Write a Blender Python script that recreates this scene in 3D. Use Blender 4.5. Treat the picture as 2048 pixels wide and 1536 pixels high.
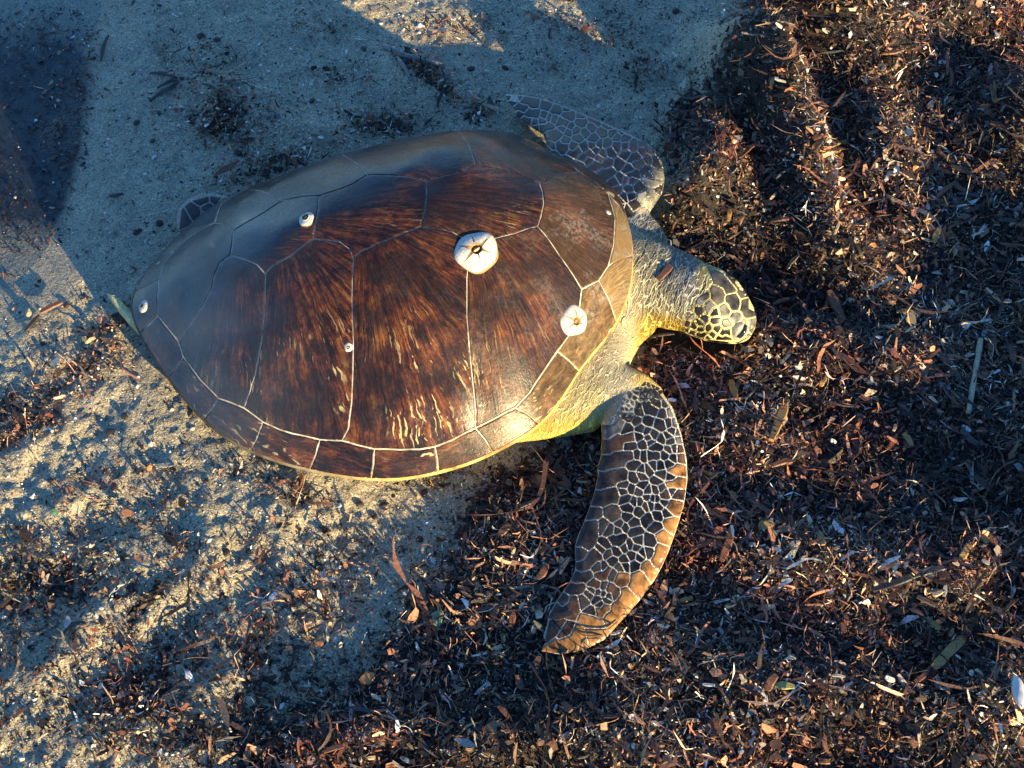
import bpy, bmesh, math, random
import numpy as np
from mathutils import Vector, Matrix
from mathutils.bvhtree import BVHTree
from mathutils.geometry import delaunay_2d_cdt

for o in list(bpy.data.objects):
    bpy.data.objects.remove(o)
random.seed(7)
rng = np.random.default_rng(11)
scene = bpy.context.scene
COL = scene.collection

# ------------------------------------------------------------------ camera
TH = math.radians(32.0); DIST = 2.0; FPX = 3076.0
CAM = np.array([0.0, -DIST*math.sin(TH), DIST*math.cos(TH)])
cam_d = bpy.data.cameras.new('camera')
cam = bpy.data.objects.new('camera', cam_d); COL.objects.link(cam)
cam.location = CAM; cam.rotation_euler = (TH, 0, 0)
cam_d.sensor_width = 36; cam_d.lens = 36*FPX/2048; cam_d.clip_start = .05; cam_d.clip_end = 500
scene.camera = cam

# ------------------------------------------------------------------ sky, sun, exposure
SUN_AZ = math.radians(140.5); SUN_EL = math.radians(11.8)
world = bpy.data.worlds.new('World'); scene.world = world; world.use_nodes = True
wn = world.node_tree.nodes; wl = world.node_tree.links
sky = wn.new('ShaderNodeTexSky'); sky.sky_type = 'NISHITA'; sky.sun_disc = False
sky.sun_elevation = SUN_EL; sky.sun_rotation = SUN_AZ
sky.air_density = 1.0; sky.dust_density = 0.0; sky.ozone_density = 6.0
bg = wn['Background']; bg.inputs['Strength'].default_value = .125
wl.new(sky.outputs['Color'], bg.inputs['Color'])
sd = bpy.data.lights.new('sun', 'SUN'); sd.energy = 5.0; sd.angle = math.radians(.5); sd.color = (1.0, .77, .40)
so = bpy.data.objects.new('sun', sd); COL.objects.link(so)
sv = Vector((math.sin(SUN_AZ)*math.cos(SUN_EL), math.cos(SUN_AZ)*math.cos(SUN_EL), math.sin(SUN_EL)))
so.rotation_euler = sv.to_track_quat('Z', 'Y').to_euler(); so.location = sv*6
vs = scene.view_settings
vs.view_transform = 'Standard'; vs.look = 'None'; vs.exposure = 1.8; vs.gamma = 1.0; vs.use_curve_mapping = False

# ------------------------------------------------------------------ picking points in the place
_fw = -CAM/DIST; _rt = np.array([1.0, 0, 0]); _up = np.cross(_rt, _fw)
def ray(u, v):
    d = _fw*FPX + _rt*(u-1024) - _up*(v-768)
    return d/np.linalg.norm(d)
def at(u, v, z=0.0):
    d = ray(u, v); t = (z-CAM[2])/d[2]
    return CAM+t*d
def proj(P):
    q = np.asarray(P)-CAM; w = q@_fw
    return np.stack([1024+FPX*(q@_rt)/w, 768-FPX*(q@_up)/w], -1)

# ------------------------------------------------------------------ numpy noise
_perm = rng.permutation(512); _perm = np.concatenate([_perm, _perm])
_val = rng.random(512)*2-1
def vnoise(x, y):
    xi = np.floor(x).astype(int); yi = np.floor(y).astype(int)
    fx = x-xi; fy = y-yi
    fx = fx*fx*fx*(fx*(fx*6-15)+10); fy = fy*fy*fy*(fy*(fy*6-15)+10)
    def g(a, b): return _val[_perm[(_perm[a & 511]+b) & 511]]
    return (g(xi, yi)*(1-fx)+g(xi+1, yi)*fx)*(1-fy)+(g(xi, yi+1)*(1-fx)+g(xi+1, yi+1)*fx)*fy
def fbm(x, y, f, o=4, gain=.5):
    s = 0; a = 1; t = 0
    for k in range(o):
        s = s+a*vnoise(x*f+17.3*k, y*f-9.1*k); t += a; a *= gain; f *= 2.03
    return s/t
def sstep(a, b, x):
    t = np.clip((x-a)/(b-a), 0, 1); return t*t*(3-2*t)

# ------------------------------------------------------------------ object helpers
def mk(name, verts, faces, mat, parent=None, smooth=True, attrs=None):
    me = bpy.data.meshes.new(name)
    me.from_pydata([tuple(v) for v in verts], [], [tuple(f) for f in faces])
    return mk_me(name, me, mat, parent, smooth, attrs)
def mk_me(name, me, mat, parent=None, smooth=True, attrs=None):
    if mat: me.materials.append(mat)
    if smooth: me.polygons.foreach_set('use_smooth', np.ones(len(me.polygons), bool))
    if attrs:
        for k, (typ, dat) in attrs.items():
            a = me.attributes.new(k, typ, 'POINT')
            a.data.foreach_set({'FLOAT': 'value', 'FLOAT_VECTOR': 'vector', 'FLOAT_COLOR': 'color'}[typ], np.asarray(dat, np.float32).ravel())
    me.update()
    o = bpy.data.objects.new(name, me); COL.objects.link(o)
    if parent: par(o, parent)
    return o
def par(o, p):
    o.parent = p; o.matrix_parent_inverse = p_world(p).inverted()
def p_world(p):
    m = Matrix.LocRotScale(p.location, p.rotation_euler, p.scale)
    if p.parent: m = p_world(p.parent) @ p.matrix_parent_inverse @ m
    return m
def tag(o, label, cat, group=None):
    o['label'] = label; o['category'] = cat
    if group: o['group'] = group
    return o

# ------------------------------------------------------------------ material helpers
class NT:
    def __init__(s, name):
        s.m = bpy.data.materials.new(name); s.m.use_nodes = True
        s.n = s.m.node_tree.nodes; s.l = s.m.node_tree.links
        s.b = s.n['Principled BSDF']
    def node(s, t, **kw):
        n = s.n.new(t)
        for k, v in kw.items(): setattr(n, k, v)
        return n
    def put(s, sock, v):
        if hasattr(v, 'is_linked') or isinstance(v, bpy.types.NodeSocket): s.l.new(v, sock)
        else: sock.default_value = v
    def attr(s, name, out='Fac'):
        n = s.node('ShaderNodeAttribute', attribute_name=name); return n.outputs[out]
    def pos(s): return s.node('ShaderNodeNewGeometry').outputs['Position']
    def noise(s, vec, scale, detail=3, rough=.55, dist=0, out='Fac'):
        n = s.node('ShaderNodeTexNoise'); s.put(n.inputs['Vector'], vec)
        n.inputs['Scale'].default_value = scale; n.inputs['Detail'].default_value = detail
        n.inputs['Roughness'].default_value = rough; n.inputs['Distortion'].default_value = dist
        return n.outputs[out]
    def voro(s, vec, scale, feat='F1', out='Distance', rnd=1.0):
        n = s.node('ShaderNodeTexVoronoi', feature=feat); s.put(n.inputs['Vector'], vec)
        n.inputs['Scale'].default_value = scale; n.inputs['Randomness'].default_value = rnd
        return n.outputs[out]
    def ramp(s, fac, stops):
        n = s.node('ShaderNodeValToRGB'); s.put(n.inputs['Fac'], fac)
        e = n.color_ramp.elements
        while len(e) < len(stops): e.new(.5)
        for i, (p, c) in enumerate(stops):
            e[i].position = p; e[i].color = tuple(c)+(1,) if hasattr(c, '__len__') else (c, c, c, 1)
        return n.outputs['Color']
    def mix(s, fac, a, b, mode='MIX'):
        n = s.node('ShaderNodeMix', data_type='RGBA', blend_type=mode)
        s.put(n.inputs[0], fac)
        for i, v in ((6, a), (7, b)):
            s.put(n.inputs[i], tuple(v)+(1,) if isinstance(v, tuple) and len(v) == 3 else v)
        return n.outputs[2]
    def math(s, op, a, b=0.0, c=0.0, clamp=False):
        n = s.node('ShaderNodeMath', operation=op, use_clamp=clamp)
        s.put(n.inputs[0], a); s.put(n.inputs[1], b); s.put(n.inputs[2], c); return n.outputs[0]
    def vmath(s, op, a, b=(0, 0, 0)):
        n = s.node('ShaderNodeVectorMath', operation=op); s.put(n.inputs[0], a)
        if op == 'SCALE': s.put(n.inputs['Scale'], b)
        else: s.put(n.inputs[1], b)
        return n.outputs[0]
    def mapv(s, vec, scale=(1, 1, 1), rot=(0, 0, 0)):
        n = s.node('ShaderNodeMapping'); s.put(n.inputs['Vector'], vec)
        n.inputs['Scale'].default_value = scale; n.inputs['Rotation'].default_value = rot; return n.outputs[0]
    def bump(s, h, strength, dist, prev=None):
        n = s.node('ShaderNodeBump'); s.put(n.inputs['Height'], h)
        n.inputs['Strength'].default_value = strength; n.inputs['Distance'].default_value = dist
        if prev: s.l.new(prev, n.inputs['Normal'])
        return n.outputs[0]
    def out(s, col=None, rough=.6, spec=.4, normal=None, **kw):
        if col is not None: s.put(s.b.inputs['Base Color'], tuple(col)+(1,) if isinstance(col, tuple) and len(col) == 3 else col)
        s.put(s.b.inputs['Roughness'], rough); s.put(s.b.inputs['Specular IOR Level'], spec)
        if normal: s.l.new(normal, s.b.inputs['Normal'])
        for k, v in kw.items(): s.put(s.b.inputs[k.replace('_', ' ')], v)
        return s.m

# =================================================================== MATERIALS
def mat_ground():
    t = NT('sand_and_wrack'); p = t.pos()
    wr = t.attr('wrack'); dk = t.attr('silt'); wet = t.attr('wet')
    n1 = t.noise(p, 22, 4); n2 = t.noise(p, 520, 2, .7); n3 = t.noise(p, 130, 3)
    v = t.voro(p, 620, out='Color')
    sep = t.node('ShaderNodeSeparateColor'); t.put(sep.inputs[0], v)
    sand = t.ramp(n1, [(.3, (.26, .235, .17)), (.7, (.38, .335, .235))])
    grain = t.ramp(sep.outputs[0], [(0, (.25, .22, .18)), (.12, (.75, .72, .66)), (.75, (1.05, 1.02, .95)), (.93, (1.3, 1.28, 1.2)), (1, (2.0, 2.0, 1.95))])
    sand = t.mix(1.0, sand, grain, 'MULTIPLY')
    speck = t.ramp(n3, [(.60, 0.0), (.70, 1.0)])
    sand = t.mix(t.math('MULTIPLY', speck, .7), sand, (.05, .038, .026))
    wd = t.ramp(n3, [(.3, (.006, .005, .004)), (.55, (.016, .010, .007)), (.75, (.035, .020, .012))])
    wd = t.mix(.5, wd, grain, 'MULTIPLY')
    thr = t.math('ADD', wr, t.math('MULTIPLY', t.math('SUBTRACT', t.noise(p, 75, 4, .65), .5), 1.5))
    wm = t.ramp(thr, [(.42, 0.0), (.60, 1.0)])
    c = t.mix(wm, sand, wd)
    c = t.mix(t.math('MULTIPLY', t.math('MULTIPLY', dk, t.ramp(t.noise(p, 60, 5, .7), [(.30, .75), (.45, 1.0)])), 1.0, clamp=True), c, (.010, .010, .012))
    c = t.mix(t.math('MULTIPLY', wet, .22), c, (.06, .055, .045))
    b = t.bump(n2, .55, .0016); b = t.bump(sep.outputs[1], .35, .0012, b); b = t.bump(t.noise(p, 200, 3, .6), .6, .004, b)
    return t.out(c, rough=t.math('SUBTRACT', .72, t.math('MULTIPLY', wet, .35)), spec=.35, normal=b)
def mat_flake(name, rough=.55, spec=.35, trans=0):
    t = NT(name); p = t.pos(); c = t.attr('tint', 'Color')
    n = t.noise(t.mapv(p, (1, 1, 1)), 260, 3, .65)
    c = t.mix(1.0, c, t.ramp(n, [(.25, .45), (.6, 1.05), (.8, 1.35)]), 'MULTIPLY')
    return t.out(c, rough=rough, spec=spec, normal=t.bump(n, .5, .0015))
def mat_water():
    t = NT('clear_shallow_water')
    n = t.n; out = n['Material Output']; p = t.pos()
    tr = t.node('ShaderNodeBsdfTransparent'); tr.inputs[0].default_value = (.93, .97, .98, 1)
    gl = t.node('ShaderNodeBsdfGlossy'); gl.inputs['Roughness'].default_value = .03
    nb = t.bump(t.noise(p, 14, 2), .10, .01); t.l.new(nb, gl.inputs['Normal'])
    lw = t.node('ShaderNodeLayerWeight'); lw.inputs['Blend'].default_value = .5; t.l.new(nb, lw.inputs['Normal'])
    fr = t.node('ShaderNodeMath', operation='MULTIPLY_ADD'); t.l.new(t.math('POWER', lw.outputs['Facing'], 5.0), fr.inputs[0]); fr.inputs[1].default_value = .96; fr.inputs[2].default_value = .02
    mx = t.node('ShaderNodeMixShader'); t.l.new(fr.outputs[0], mx.inputs[0]); t.l.new(tr.outputs[0], mx.inputs[1]); t.l.new(gl.outputs[0], mx.inputs[2])
    t.l.new(mx.outputs[0], out.inputs['Surface']); n.remove(t.b)
    return t.m
def mat_scute():
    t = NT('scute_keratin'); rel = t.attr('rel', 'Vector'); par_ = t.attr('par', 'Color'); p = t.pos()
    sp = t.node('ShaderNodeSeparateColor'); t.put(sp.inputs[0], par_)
    pale, sheen, seed = sp.outputs[0], sp.outputs[1], sp.outputs[2]
    r = t.node('ShaderNodeVectorMath', operation='LENGTH'); t.put(r.inputs[0], rel); r = r.outputs['Value']
    d = t.vmath('NORMALIZE', rel)
    cmb = t.node('ShaderNodeCombineXYZ'); t.put(cmb.inputs[2], t.math('ADD', t.math('MULTIPLY', r, 5.0), t.math('MULTIPLY', seed, 20.0)))
    wob = t.vmath('SCALE', t.vmath('SUBTRACT', t.noise(p, 28, 3, out='Color'), (.5, .5, .5)), .075)
    dv = t.vmath('ADD', t.vmath('ADD', d, wob), cmb.outputs[0])
    s1 = t.noise(t.mapv(dv, (15.0, 15.0, 1.5)), 1.6, 7, .74)
    s2 = t.noise(t.mapv(dv, (60, 60, 5.0)), 1.3, 4, .7)
    blot = t.noise(p, 16, 4, .6)
    s1 = t.math('ADD', t.math('MULTIPLY', s1, .62), t.math('MULTIPLY', t.noise(p, 52, 6, .72), .38))
    col = t.ramp(s1, [(.34, (.006, .005, .005)), (.44, (.014, .008, .007)), (.495, (.042, .013, .009)), (.55, (.092, .030, .011)), (.61, (.125, .055, .016)), (.69, (.20, .13, .042))])
    dark = t.ramp(blot, [(.42, 1.0), (.58, 0.0)])
    col = t.mix(t.math('MULTIPLY', dark, .80), col, (.009, .007, .008))
    fine = t.ramp(s2, [(.3, .35), (.5, 1.0), (.7, 1.9)])
    col = t.mix(1.0, col, fine, 'MULTIPLY')
    # ochre towards the front, cream dashes towards the outer ends
    col = t.mix(t.math('MULTIPLY', pale, .75), col, t.mix(1.0, t.mix(t.ramp(pale, [(.45, 0.0), (.75, 1.0)]), (.095, .054, .020), (.26, .175, .075)), fine, 'MULTIPLY'))
    dash = t.ramp(t.noise(t.mapv(dv, (52, 52, 5.5)), 1.25, 2, .5), [(.61, 0.0), (.66, 1.0)])
    edge = t.ramp(r, [(.13, 0.0), (.22, 1.0)])
    gate = t.ramp(t.noise(p, 15, 2), [(.47, 0.0), (.58, 1.0)])
    col = t.mix(t.math('MULTIPLY', t.math('MULTIPLY', dash, t.math('ADD', edge, .12)), t.math('MULTIPLY', gate, .9), clamp=True), col, (.36, .29, .14))
    # sky sheen painted in as a blue grey tint, then white speckle
    sheen_mix = t.math('MULTIPLY', sheen, t.ramp(t.noise(p, 10, 4, .6), [(.3, .35), (.65, 1.0)]))
    col = t.mix(t.math('MULTIPLY', sheen_mix, .80), col, (.040, .046, .050))
    wf = t.math('MULTIPLY', t.math('MULTIPLY', pale, t.ramp(t.noise(p, 20, 3), [(.50, 0.0), (.62, 1.0)])), t.ramp(t.noise(p, 230, 4, .7), [(.45, .0), (.60, .85)]))
    col = t.mix(wf, col, (.24, .225, .20))
    scr = t.noise(t.mapv(p, (60, 14, 30), (0, 0, .5)), 8, 3, .6)
    b = t.bump(s2, .22, .0016); b = t.bump(t.noise(p, 300, 3, .6), .25, .0006, b); b = t.bump(scr, .08, .001, b)
    rough = t.ramp(t.noise(p, 40, 4, .6), [(.3, .20), (.7, .36)])
    rough = t.math('ADD', rough, t.math('MULTIPLY', sheen_mix, .06))
    return t.out(col, rough=t.math('SUBTRACT', rough, t.math('MULTIPLY', sheen_mix, .12)), spec=t.math('ADD', t.math('SUBTRACT', .22, t.math('MULTIPLY', pale, .16)), t.math('MULTIPLY', sheen_mix, .36)), normal=b)
def mat_seam():
    t = NT('scute_seam'); p = t.pos(); f = t.attr('rimf')
    n = t.noise(p, 60, 3)
    c = t.ramp(n, [(.30, (.10, .085, .06)), (.48, (.34, .31, .24)), (.7, (.55, .50, .39))])
    c = t.mix(f, c, t.ramp(t.noise(p, 45, 4, .7), [(.35, (.16, .09, .03)), (.5, (.42, .29, .08)), (.7, (.55, .42, .15))]))
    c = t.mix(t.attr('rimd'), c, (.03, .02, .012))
    return t.out(c, rough=.6, spec=.3)
def mat_skin():
    t = NT('turtle_skin'); p = t.pos(); base = t.attr('tint', 'Color'); fold = t.attr('fold'); q = t.attr('nv', 'Vector')
    w = t.vmath('ADD', q, t.vmath('SCALE', t.vmath('SUBTRACT', t.noise(p, 55, 3, out='Color'), (.5, .5, .5)), .012))
    e1 = t.voro(t.mapv(w, (230, 40, 40)), 1.0, 'DISTANCE_TO_EDGE')
    e2 = t.voro(t.mapv(w, (75, 75, 75)), 2.2, 'DISTANCE_TO_EDGE')
    ln1 = t.ramp(e1, [(.015, 1.0), (.085, 0.0)]); ln2 = t.ramp(e2, [(.01, 1.0), (.06, 0.0)])
    ln = t.math('MAXIMUM', t.math('MULTIPLY', ln1, .95), t.math('MULTIPLY', ln2, .55))
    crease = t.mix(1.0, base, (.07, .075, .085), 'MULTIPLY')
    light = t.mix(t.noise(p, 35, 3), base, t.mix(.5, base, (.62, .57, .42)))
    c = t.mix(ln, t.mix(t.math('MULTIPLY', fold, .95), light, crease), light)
    wr_ = t.noise(t.mapv(w, (75, 14, 14)), 1.0, 3, .5)
    b = t.bump(t.math('MULTIPLY', wr_, fold), .9, .012); b = t.bump(ln, .8, .0022, b); b = t.bump(t.noise(p, 260, 3), .3, .0008, b)
    return t.out(c, rough=.5, spec=.35, normal=b)
def mat_scale():
    t = NT('flipper_scale'); c = t.attr('tint', 'Color'); p = t.pos(); e = t.attr('edge')
    n = t.noise(p, 55, 4, .6); n2 = t.noise(t.mapv(p, (1, .35, 1), (0, 0, .7)), 170, 3, .65)
    c = t.mix(1.0, c, t.ramp(n, [(.34, .25), (.5, 1.0), (.68, 1.7)]), 'MULTIPLY')
    c = t.mix(1.0, c, t.ramp(n2, [(.3, .65), (.7, 1.3)]), 'MULTIPLY')
    sp = t.ramp(t.noise(p, 420, 2), [(.70, 0.0), (.76, 1.0)])
    c = t.mix(t.math('MULTIPLY', sp, .35), c, (.4, .38, .34))
    b = t.bump(n2, .3, .0008)
    return t.out(c, rough=t.ramp(n, [(.3, .34), (.7, .52)]), spec=.35, normal=b)
def mat_simple(name, c1, c2, scale=120, rough=.55, spec=.35, stretch=(1, 1, 1), bump=.4):
    t = NT(name); tc = t.node('ShaderNodeTexCoord').outputs['Object']
    n = t.noise(t.mapv(tc, stretch), scale, 4, .65)
    c = t.ramp(n, [(.3, c1), (.7, c2)])
    return t.out(c, rough=rough, spec=spec, normal=t.bump(n, bump, .0015))
M = dict(ground=mat_ground(), flake=mat_flake('wrack_litter'), water=mat_water(), scute=mat_scute(), seam=mat_seam(), skin=mat_skin(), scale=mat_scale())
M['plate'] = mat_simple('barnacle_plate', (.36, .32, .25), (.58, .56, .51), 330, .5, .35, bump=.25)
M['stain'] = mat_simple('barnacle_stain', (.16, .075, .02), (.36, .22, .08), 300, .6, .3)
M['valve'] = mat_simple('barnacle_valve', (.26, .14, .05), (.55, .42, .24), 500, .45, .4)
M['dark'] = mat_simple('dark_hole', (.012, .009, .007), (.03, .02, .014), 300, .5, .4)
M['eye'] = mat_simple('eye_wet', (.006, .006, .006), (.012, .011, .010), 60, .08, .6, bump=0)
M['lid'] = mat_simple('eyelid', (.10, .10, .085), (.34, .33, .27), 420, .45, .4, (1, 3, 1))

def seg_dist(P, A, B):
    d = B-A; t = np.clip(((P-A)@d)/(d@d), 0, 1); q = A+t[:, None]*d
    return np.hypot(*(P-q).T), (d[0]*(P[:, 1]-A[1])-d[1]*(P[:, 0]-A[0]))
# ---------------------------------------------------------------- 2-D polygon tools
def area(p):
    p = np.asarray(p); x, y = p[:, 0], p[:, 1]; return .5*np.sum(x*np.roll(y, -1)-np.roll(x, -1)*y)
def ccw(p): p = np.asarray(p, float); return p if area(p) > 0 else p[::-1]
def inset(p, d):
    p = ccw(p); a = np.roll(p, 1, 0); b = np.roll(p, -1, 0)
    e1 = p-a; e2 = b-p
    e1 /= np.maximum(np.linalg.norm(e1, axis=1, keepdims=True), 1e-9); e2 /= np.maximum(np.linalg.norm(e2, axis=1, keepdims=True), 1e-9)
    n1 = np.stack([-e1[:, 1], e1[:, 0]], 1); n2 = np.stack([-e2[:, 1], e2[:, 0]], 1)
    m = n1+n2; L = np.maximum((m*m).sum(1, keepdims=True), .6)
    return p+2*d*m/L
def densify(p, step):
    o = []
    for a, b in zip(p, np.roll(p, -1, 0)):
        k = max(1, int(np.ceil(np.linalg.norm(b-a)/step)))
        o += [a+(b-a)*i/k for i in range(k)]
    return np.array(o)
def dedupe(p, eps):
    o = [p[0]]
    for q in p[1:]:
        if np.linalg.norm(q-o[-1]) > eps: o.append(q)
    if len(o) > 1 and np.linalg.norm(o[0]-o[-1]) <= eps: o.pop()
    return np.array(o)
def chaikin(p, k=.2):
    b = np.roll(p, -1, 0); return np.stack([p*(1-k)+b*k, p*k+b*(1-k)], 1).reshape(-1, 2)
def inside(P, poly):
    P = np.atleast_2d(P); r = np.zeros(len(P), bool)
    for a, b in zip(poly, np.roll(poly, -1, 0)):
        c = ((a[1] > P[:, 1]) != (b[1] > P[:, 1]))
        with np.errstate(divide='ignore', invalid='ignore'):
            xi = (b[0]-a[0])*(P[:, 1]-a[1])/(b[1]-a[1])+a[0]
        r ^= c & (P[:, 0] < xi)
    return r
def bdist(P, poly):
    best = np.full(len(P), 1e9)
    for a, b in zip(poly, np.roll(poly, -1, 0)):
        d, _ = seg_dist(P, a, b); best = np.minimum(best, d)
    return best
NFL = [(1250, 748), (1290, 760), (1320, 785), (1345, 820), (1362, 870), (1373, 920), (1375, 960), (1368, 1010), (1353, 1060), (1337, 1105), (1326, 1130), (1310, 1160), (1285, 1195), (1255, 1230), (1210, 1280), (1170, 1300), (1120, 1311), (1080, 1303),
       (1090, 1284), (1085, 1272), (1094, 1248), (1097, 1228), (1112, 1203), (1135, 1170), (1148, 1146), (1151, 1125), (1149, 1096), (1152, 1080), (1166, 1048), (1181, 1010), (1190, 980), (1196, 948), (1193, 940), (1202, 912), (1201, 900), (1204, 875), (1202, 850), (1215, 825)]
FFL = [(1010, 190), (1045, 191), (1080, 197), (1125, 212), (1180, 235), (1240, 262), (1280, 282), (1305, 297), (1325, 330), (1329, 362), (1325, 385), (1305, 415), (1283, 432), (1240, 440), (1180, 400), (1110, 340), (1092, 312), (1093, 290), (1086, 268), (1072, 260), (1050, 246), (1030, 233), (1029, 221), (1016, 204)]
def ip(x, a, b): return np.interp(x, a, b)
n_lift = lambda u, v: ip(v, [740, 800, 860, 960, 1080, 1200, 1310], [.034, .040, .042, .040, .035, .030, .026])
n_thk = lambda u, v: ip(v, [740, 860, 1000, 1200, 1310], [.020, .015, .011, .008, .005])
f_lift = lambda u, v: ip(v, [190, 240, 300, 430], [.022, .032, .058, .070])
f_thk = lambda u, v: ip(v, [190, 240, 300, 430], [.005, .008, .014, .02])
NFL_ = np.array(NFL, float); FFL_ = np.array(FFL, float); n_lift_, f_lift_ = n_lift, f_lift

# =================================================================== GROUND
WL = [(250, -400), (228, 0), (213, 70), (205, 150), (188, 260), (165, 350), (145, 430), (125, 490), (95, 535), (45, 590), (-60, 670), (-500, 900)]
WLw = np.array([at(u, v)[:2] for u, v in WL])
def poly_sd(P, L):
    best = np.full(len(P), 1e9); sg = np.zeros(len(P))
    for a, b in zip(L[:-1], L[1:]):
        d, c = seg_dist(P, a, b); m = d < best; best[m] = d[m]; sg[m] = np.sign(c[m])
    return best*sg
# edge of the wrack bank: positive to the right of it
WB = [(1500, -500), (1470, 0), (1420, 120), (1350, 240), (1330, 330), (1300, 470), (1240, 740), (1100, 880), (900, 990), (865, 1120), (800, 1230), (640, 1320), (520, 1400), (420, 1540), (300, 1900), (0, 3000)]
WBw = np.array([at(u, v)[:2] for u, v in WB])
def blobs(P, L):
    m = np.zeros(len(P))
    for (u, v, ru, rv, ang, k) in L:
        c = at(u, v)[:2]; s = DIST/FPX; a = math.radians(ang)
        dx = (P[:, 0]-c[0])/s; dy = -(P[:, 1]-c[1])/s*math.cos(TH)
        x = dx*math.cos(a)+dy*math.sin(a); y = -dx*math.sin(a)+dy*math.cos(a)
        m = np.maximum(m, k*np.exp(-((x/ru)**2+(y/rv)**2)*1.2)) if k > 0 else m
    return m
WBL = [(250, 1370, 340, 160, 0, .80), (330, 1080, 160, 40, 20, .6), (500, 960, 110, 30, 15, .5), (160, 980, 120, 40, -20, .55), (560, 1380, 240, 150, 0, .78), (80, 1170, 190, 120, 0, .70), (420, 1180, 120, 60, -40, .5), (640, 1190, 160, 110, 0, .58), (700, 1080, 150, 60, 10, .42), (420, 150, 120, 80, 30, .42), (700, 160, 120, 60, 10, .40), (1000, 60, 200, 60, 0, .38), (1250, 60, 150, 80, 0, .5), (300, 1010, 200, 40, 5, .45), (90, 790, 190, 60, -32, .9), (230, 650, 90, 30, -30, .75), (60, 850, 90, 45, -20, .85), (860, 170, 130, 32, 42, 1.0), (950, 230, 50, 40, 30, .8),
       (470, 250, 170, 80, 15, .66), (640, 60, 110, 40, 10, .55), (560, 330, 160, 50, -20, .66), (760, 250, 140, 50, 5, .6), (330, 120, 60, 30, 60, .45),
       (280, 1230, 110, 22, -50, .95), (400, 1330, 90, 18, -48, .9), (130, 1120, 120, 45, 0, .65), (60, 1220, 70, 50, 0, .8), (150, 1380, 160, 70, -20, .75),
       (500, 1100, 80, 40, 20, .5), (600, 1000, 90, 25, 10, .55), (330, 960, 60, 40, 0, .5), (420, 1480, 160, 60, 0, .8), (200, 1480, 160, 50, 0, .7), (520, 1230, 70, 60, 0, .5), (640, 1120, 90, 40, 0, .5), (640, 1240, 120, 90, 0, .55),
       (1180, 60, 120, 60, 10, .45), (1300, 150, 80, 60, 0, .6), (1100, 130, 60, 40, 0, .35), (900, 60, 120, 50, 0, .35), (60, 60, 130, 40, 0, .35), (880, 960, 120, 30, -10, .6)]
# real relief: (px, py, radius px along, across, angle, height m)
HUM = [(1570, 300, 200, 75, 68, .105), (1640, 60, 210, 90, 30, .105), (1760, 330, 120, 70, 80, .045), (1900, 40, 180, 80, 10, .05), (2030, 260, 90, 120, 0, .06),
       (1425, 360, 115, 65, 75, .098), (1490, 190, 130, 65, 60, .115), (1380, 425, 60, 50, 0, .085), (1660, 520, 120, 60, 40, .035), (1640, 720, 140, 60, 20, .03), (1500, 900, 110, 60, 30, .025),
       (1800, 760, 70, 60, 20, .02), (1560, 1120, 160, 60, 15, .028), (1420, 1340, 120, 50, 20, .012), (1800, 1180, 130, 55, 10, .032), (1950, 1120, 80, 60, 0, .03),
       (1650, 1420, 160, 60, 10, .035), (1250, 1500, 150, 50, 10, .02), (1000, 1510, 120, 50, 0, .025), (1990, 1420, 90, 60, 0, .035),
       (2200, 1010, 100, 140, 0, .065), (2220, 1230, 120, 120, 0, .09), (2290, 760, 120, 180, 0, .09),
       (1670, 300, 60, 110, 0, -.025), (1700, 430, 80, 50, 0, -.02), (1900, 560, 100, 80, 0, -.02),
       (830, 170, 130, 40, 42, .018), (450, 200, 90, 50, 0, .015), (620, 270, 120, 50, 0, .014), (380, 1160, 140, 24, -50, .016), (420, 1080, 90, 30, 70, .012),
       (80, 900, 120, 30, -30, .010), (560, 1020, 60, 26, 10, .016), (480, 985, 60, 24, 5, .016), (230, 985, 80, 24, -10, .014), (330, 1290, 110, 60, -45, -.028), (560, 1080, 70, 24, 60, .016),
       (200, 1060, 60, 30, 0, -.018), (250, 1000, 50, 28, 0, -.016), (520, 1160, 50, 60, 0, -.014), (130, 1180, 90, 40, -20, -.016), (150, 1290, 90, 30, -50, .016), (70, 1400, 90, 50, -40, .018),
       (450, 1260, 40, 70, -35, .014), (420, 1390, 60, 30, -40, .018), (250, 1450, 120, 40, -30, .016), (620, 1330, 120, 50, 10, -.02), (800, 1050, 150, 90, 0, -.01), (700, 1500, 120, 40, -10, .02)]
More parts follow.
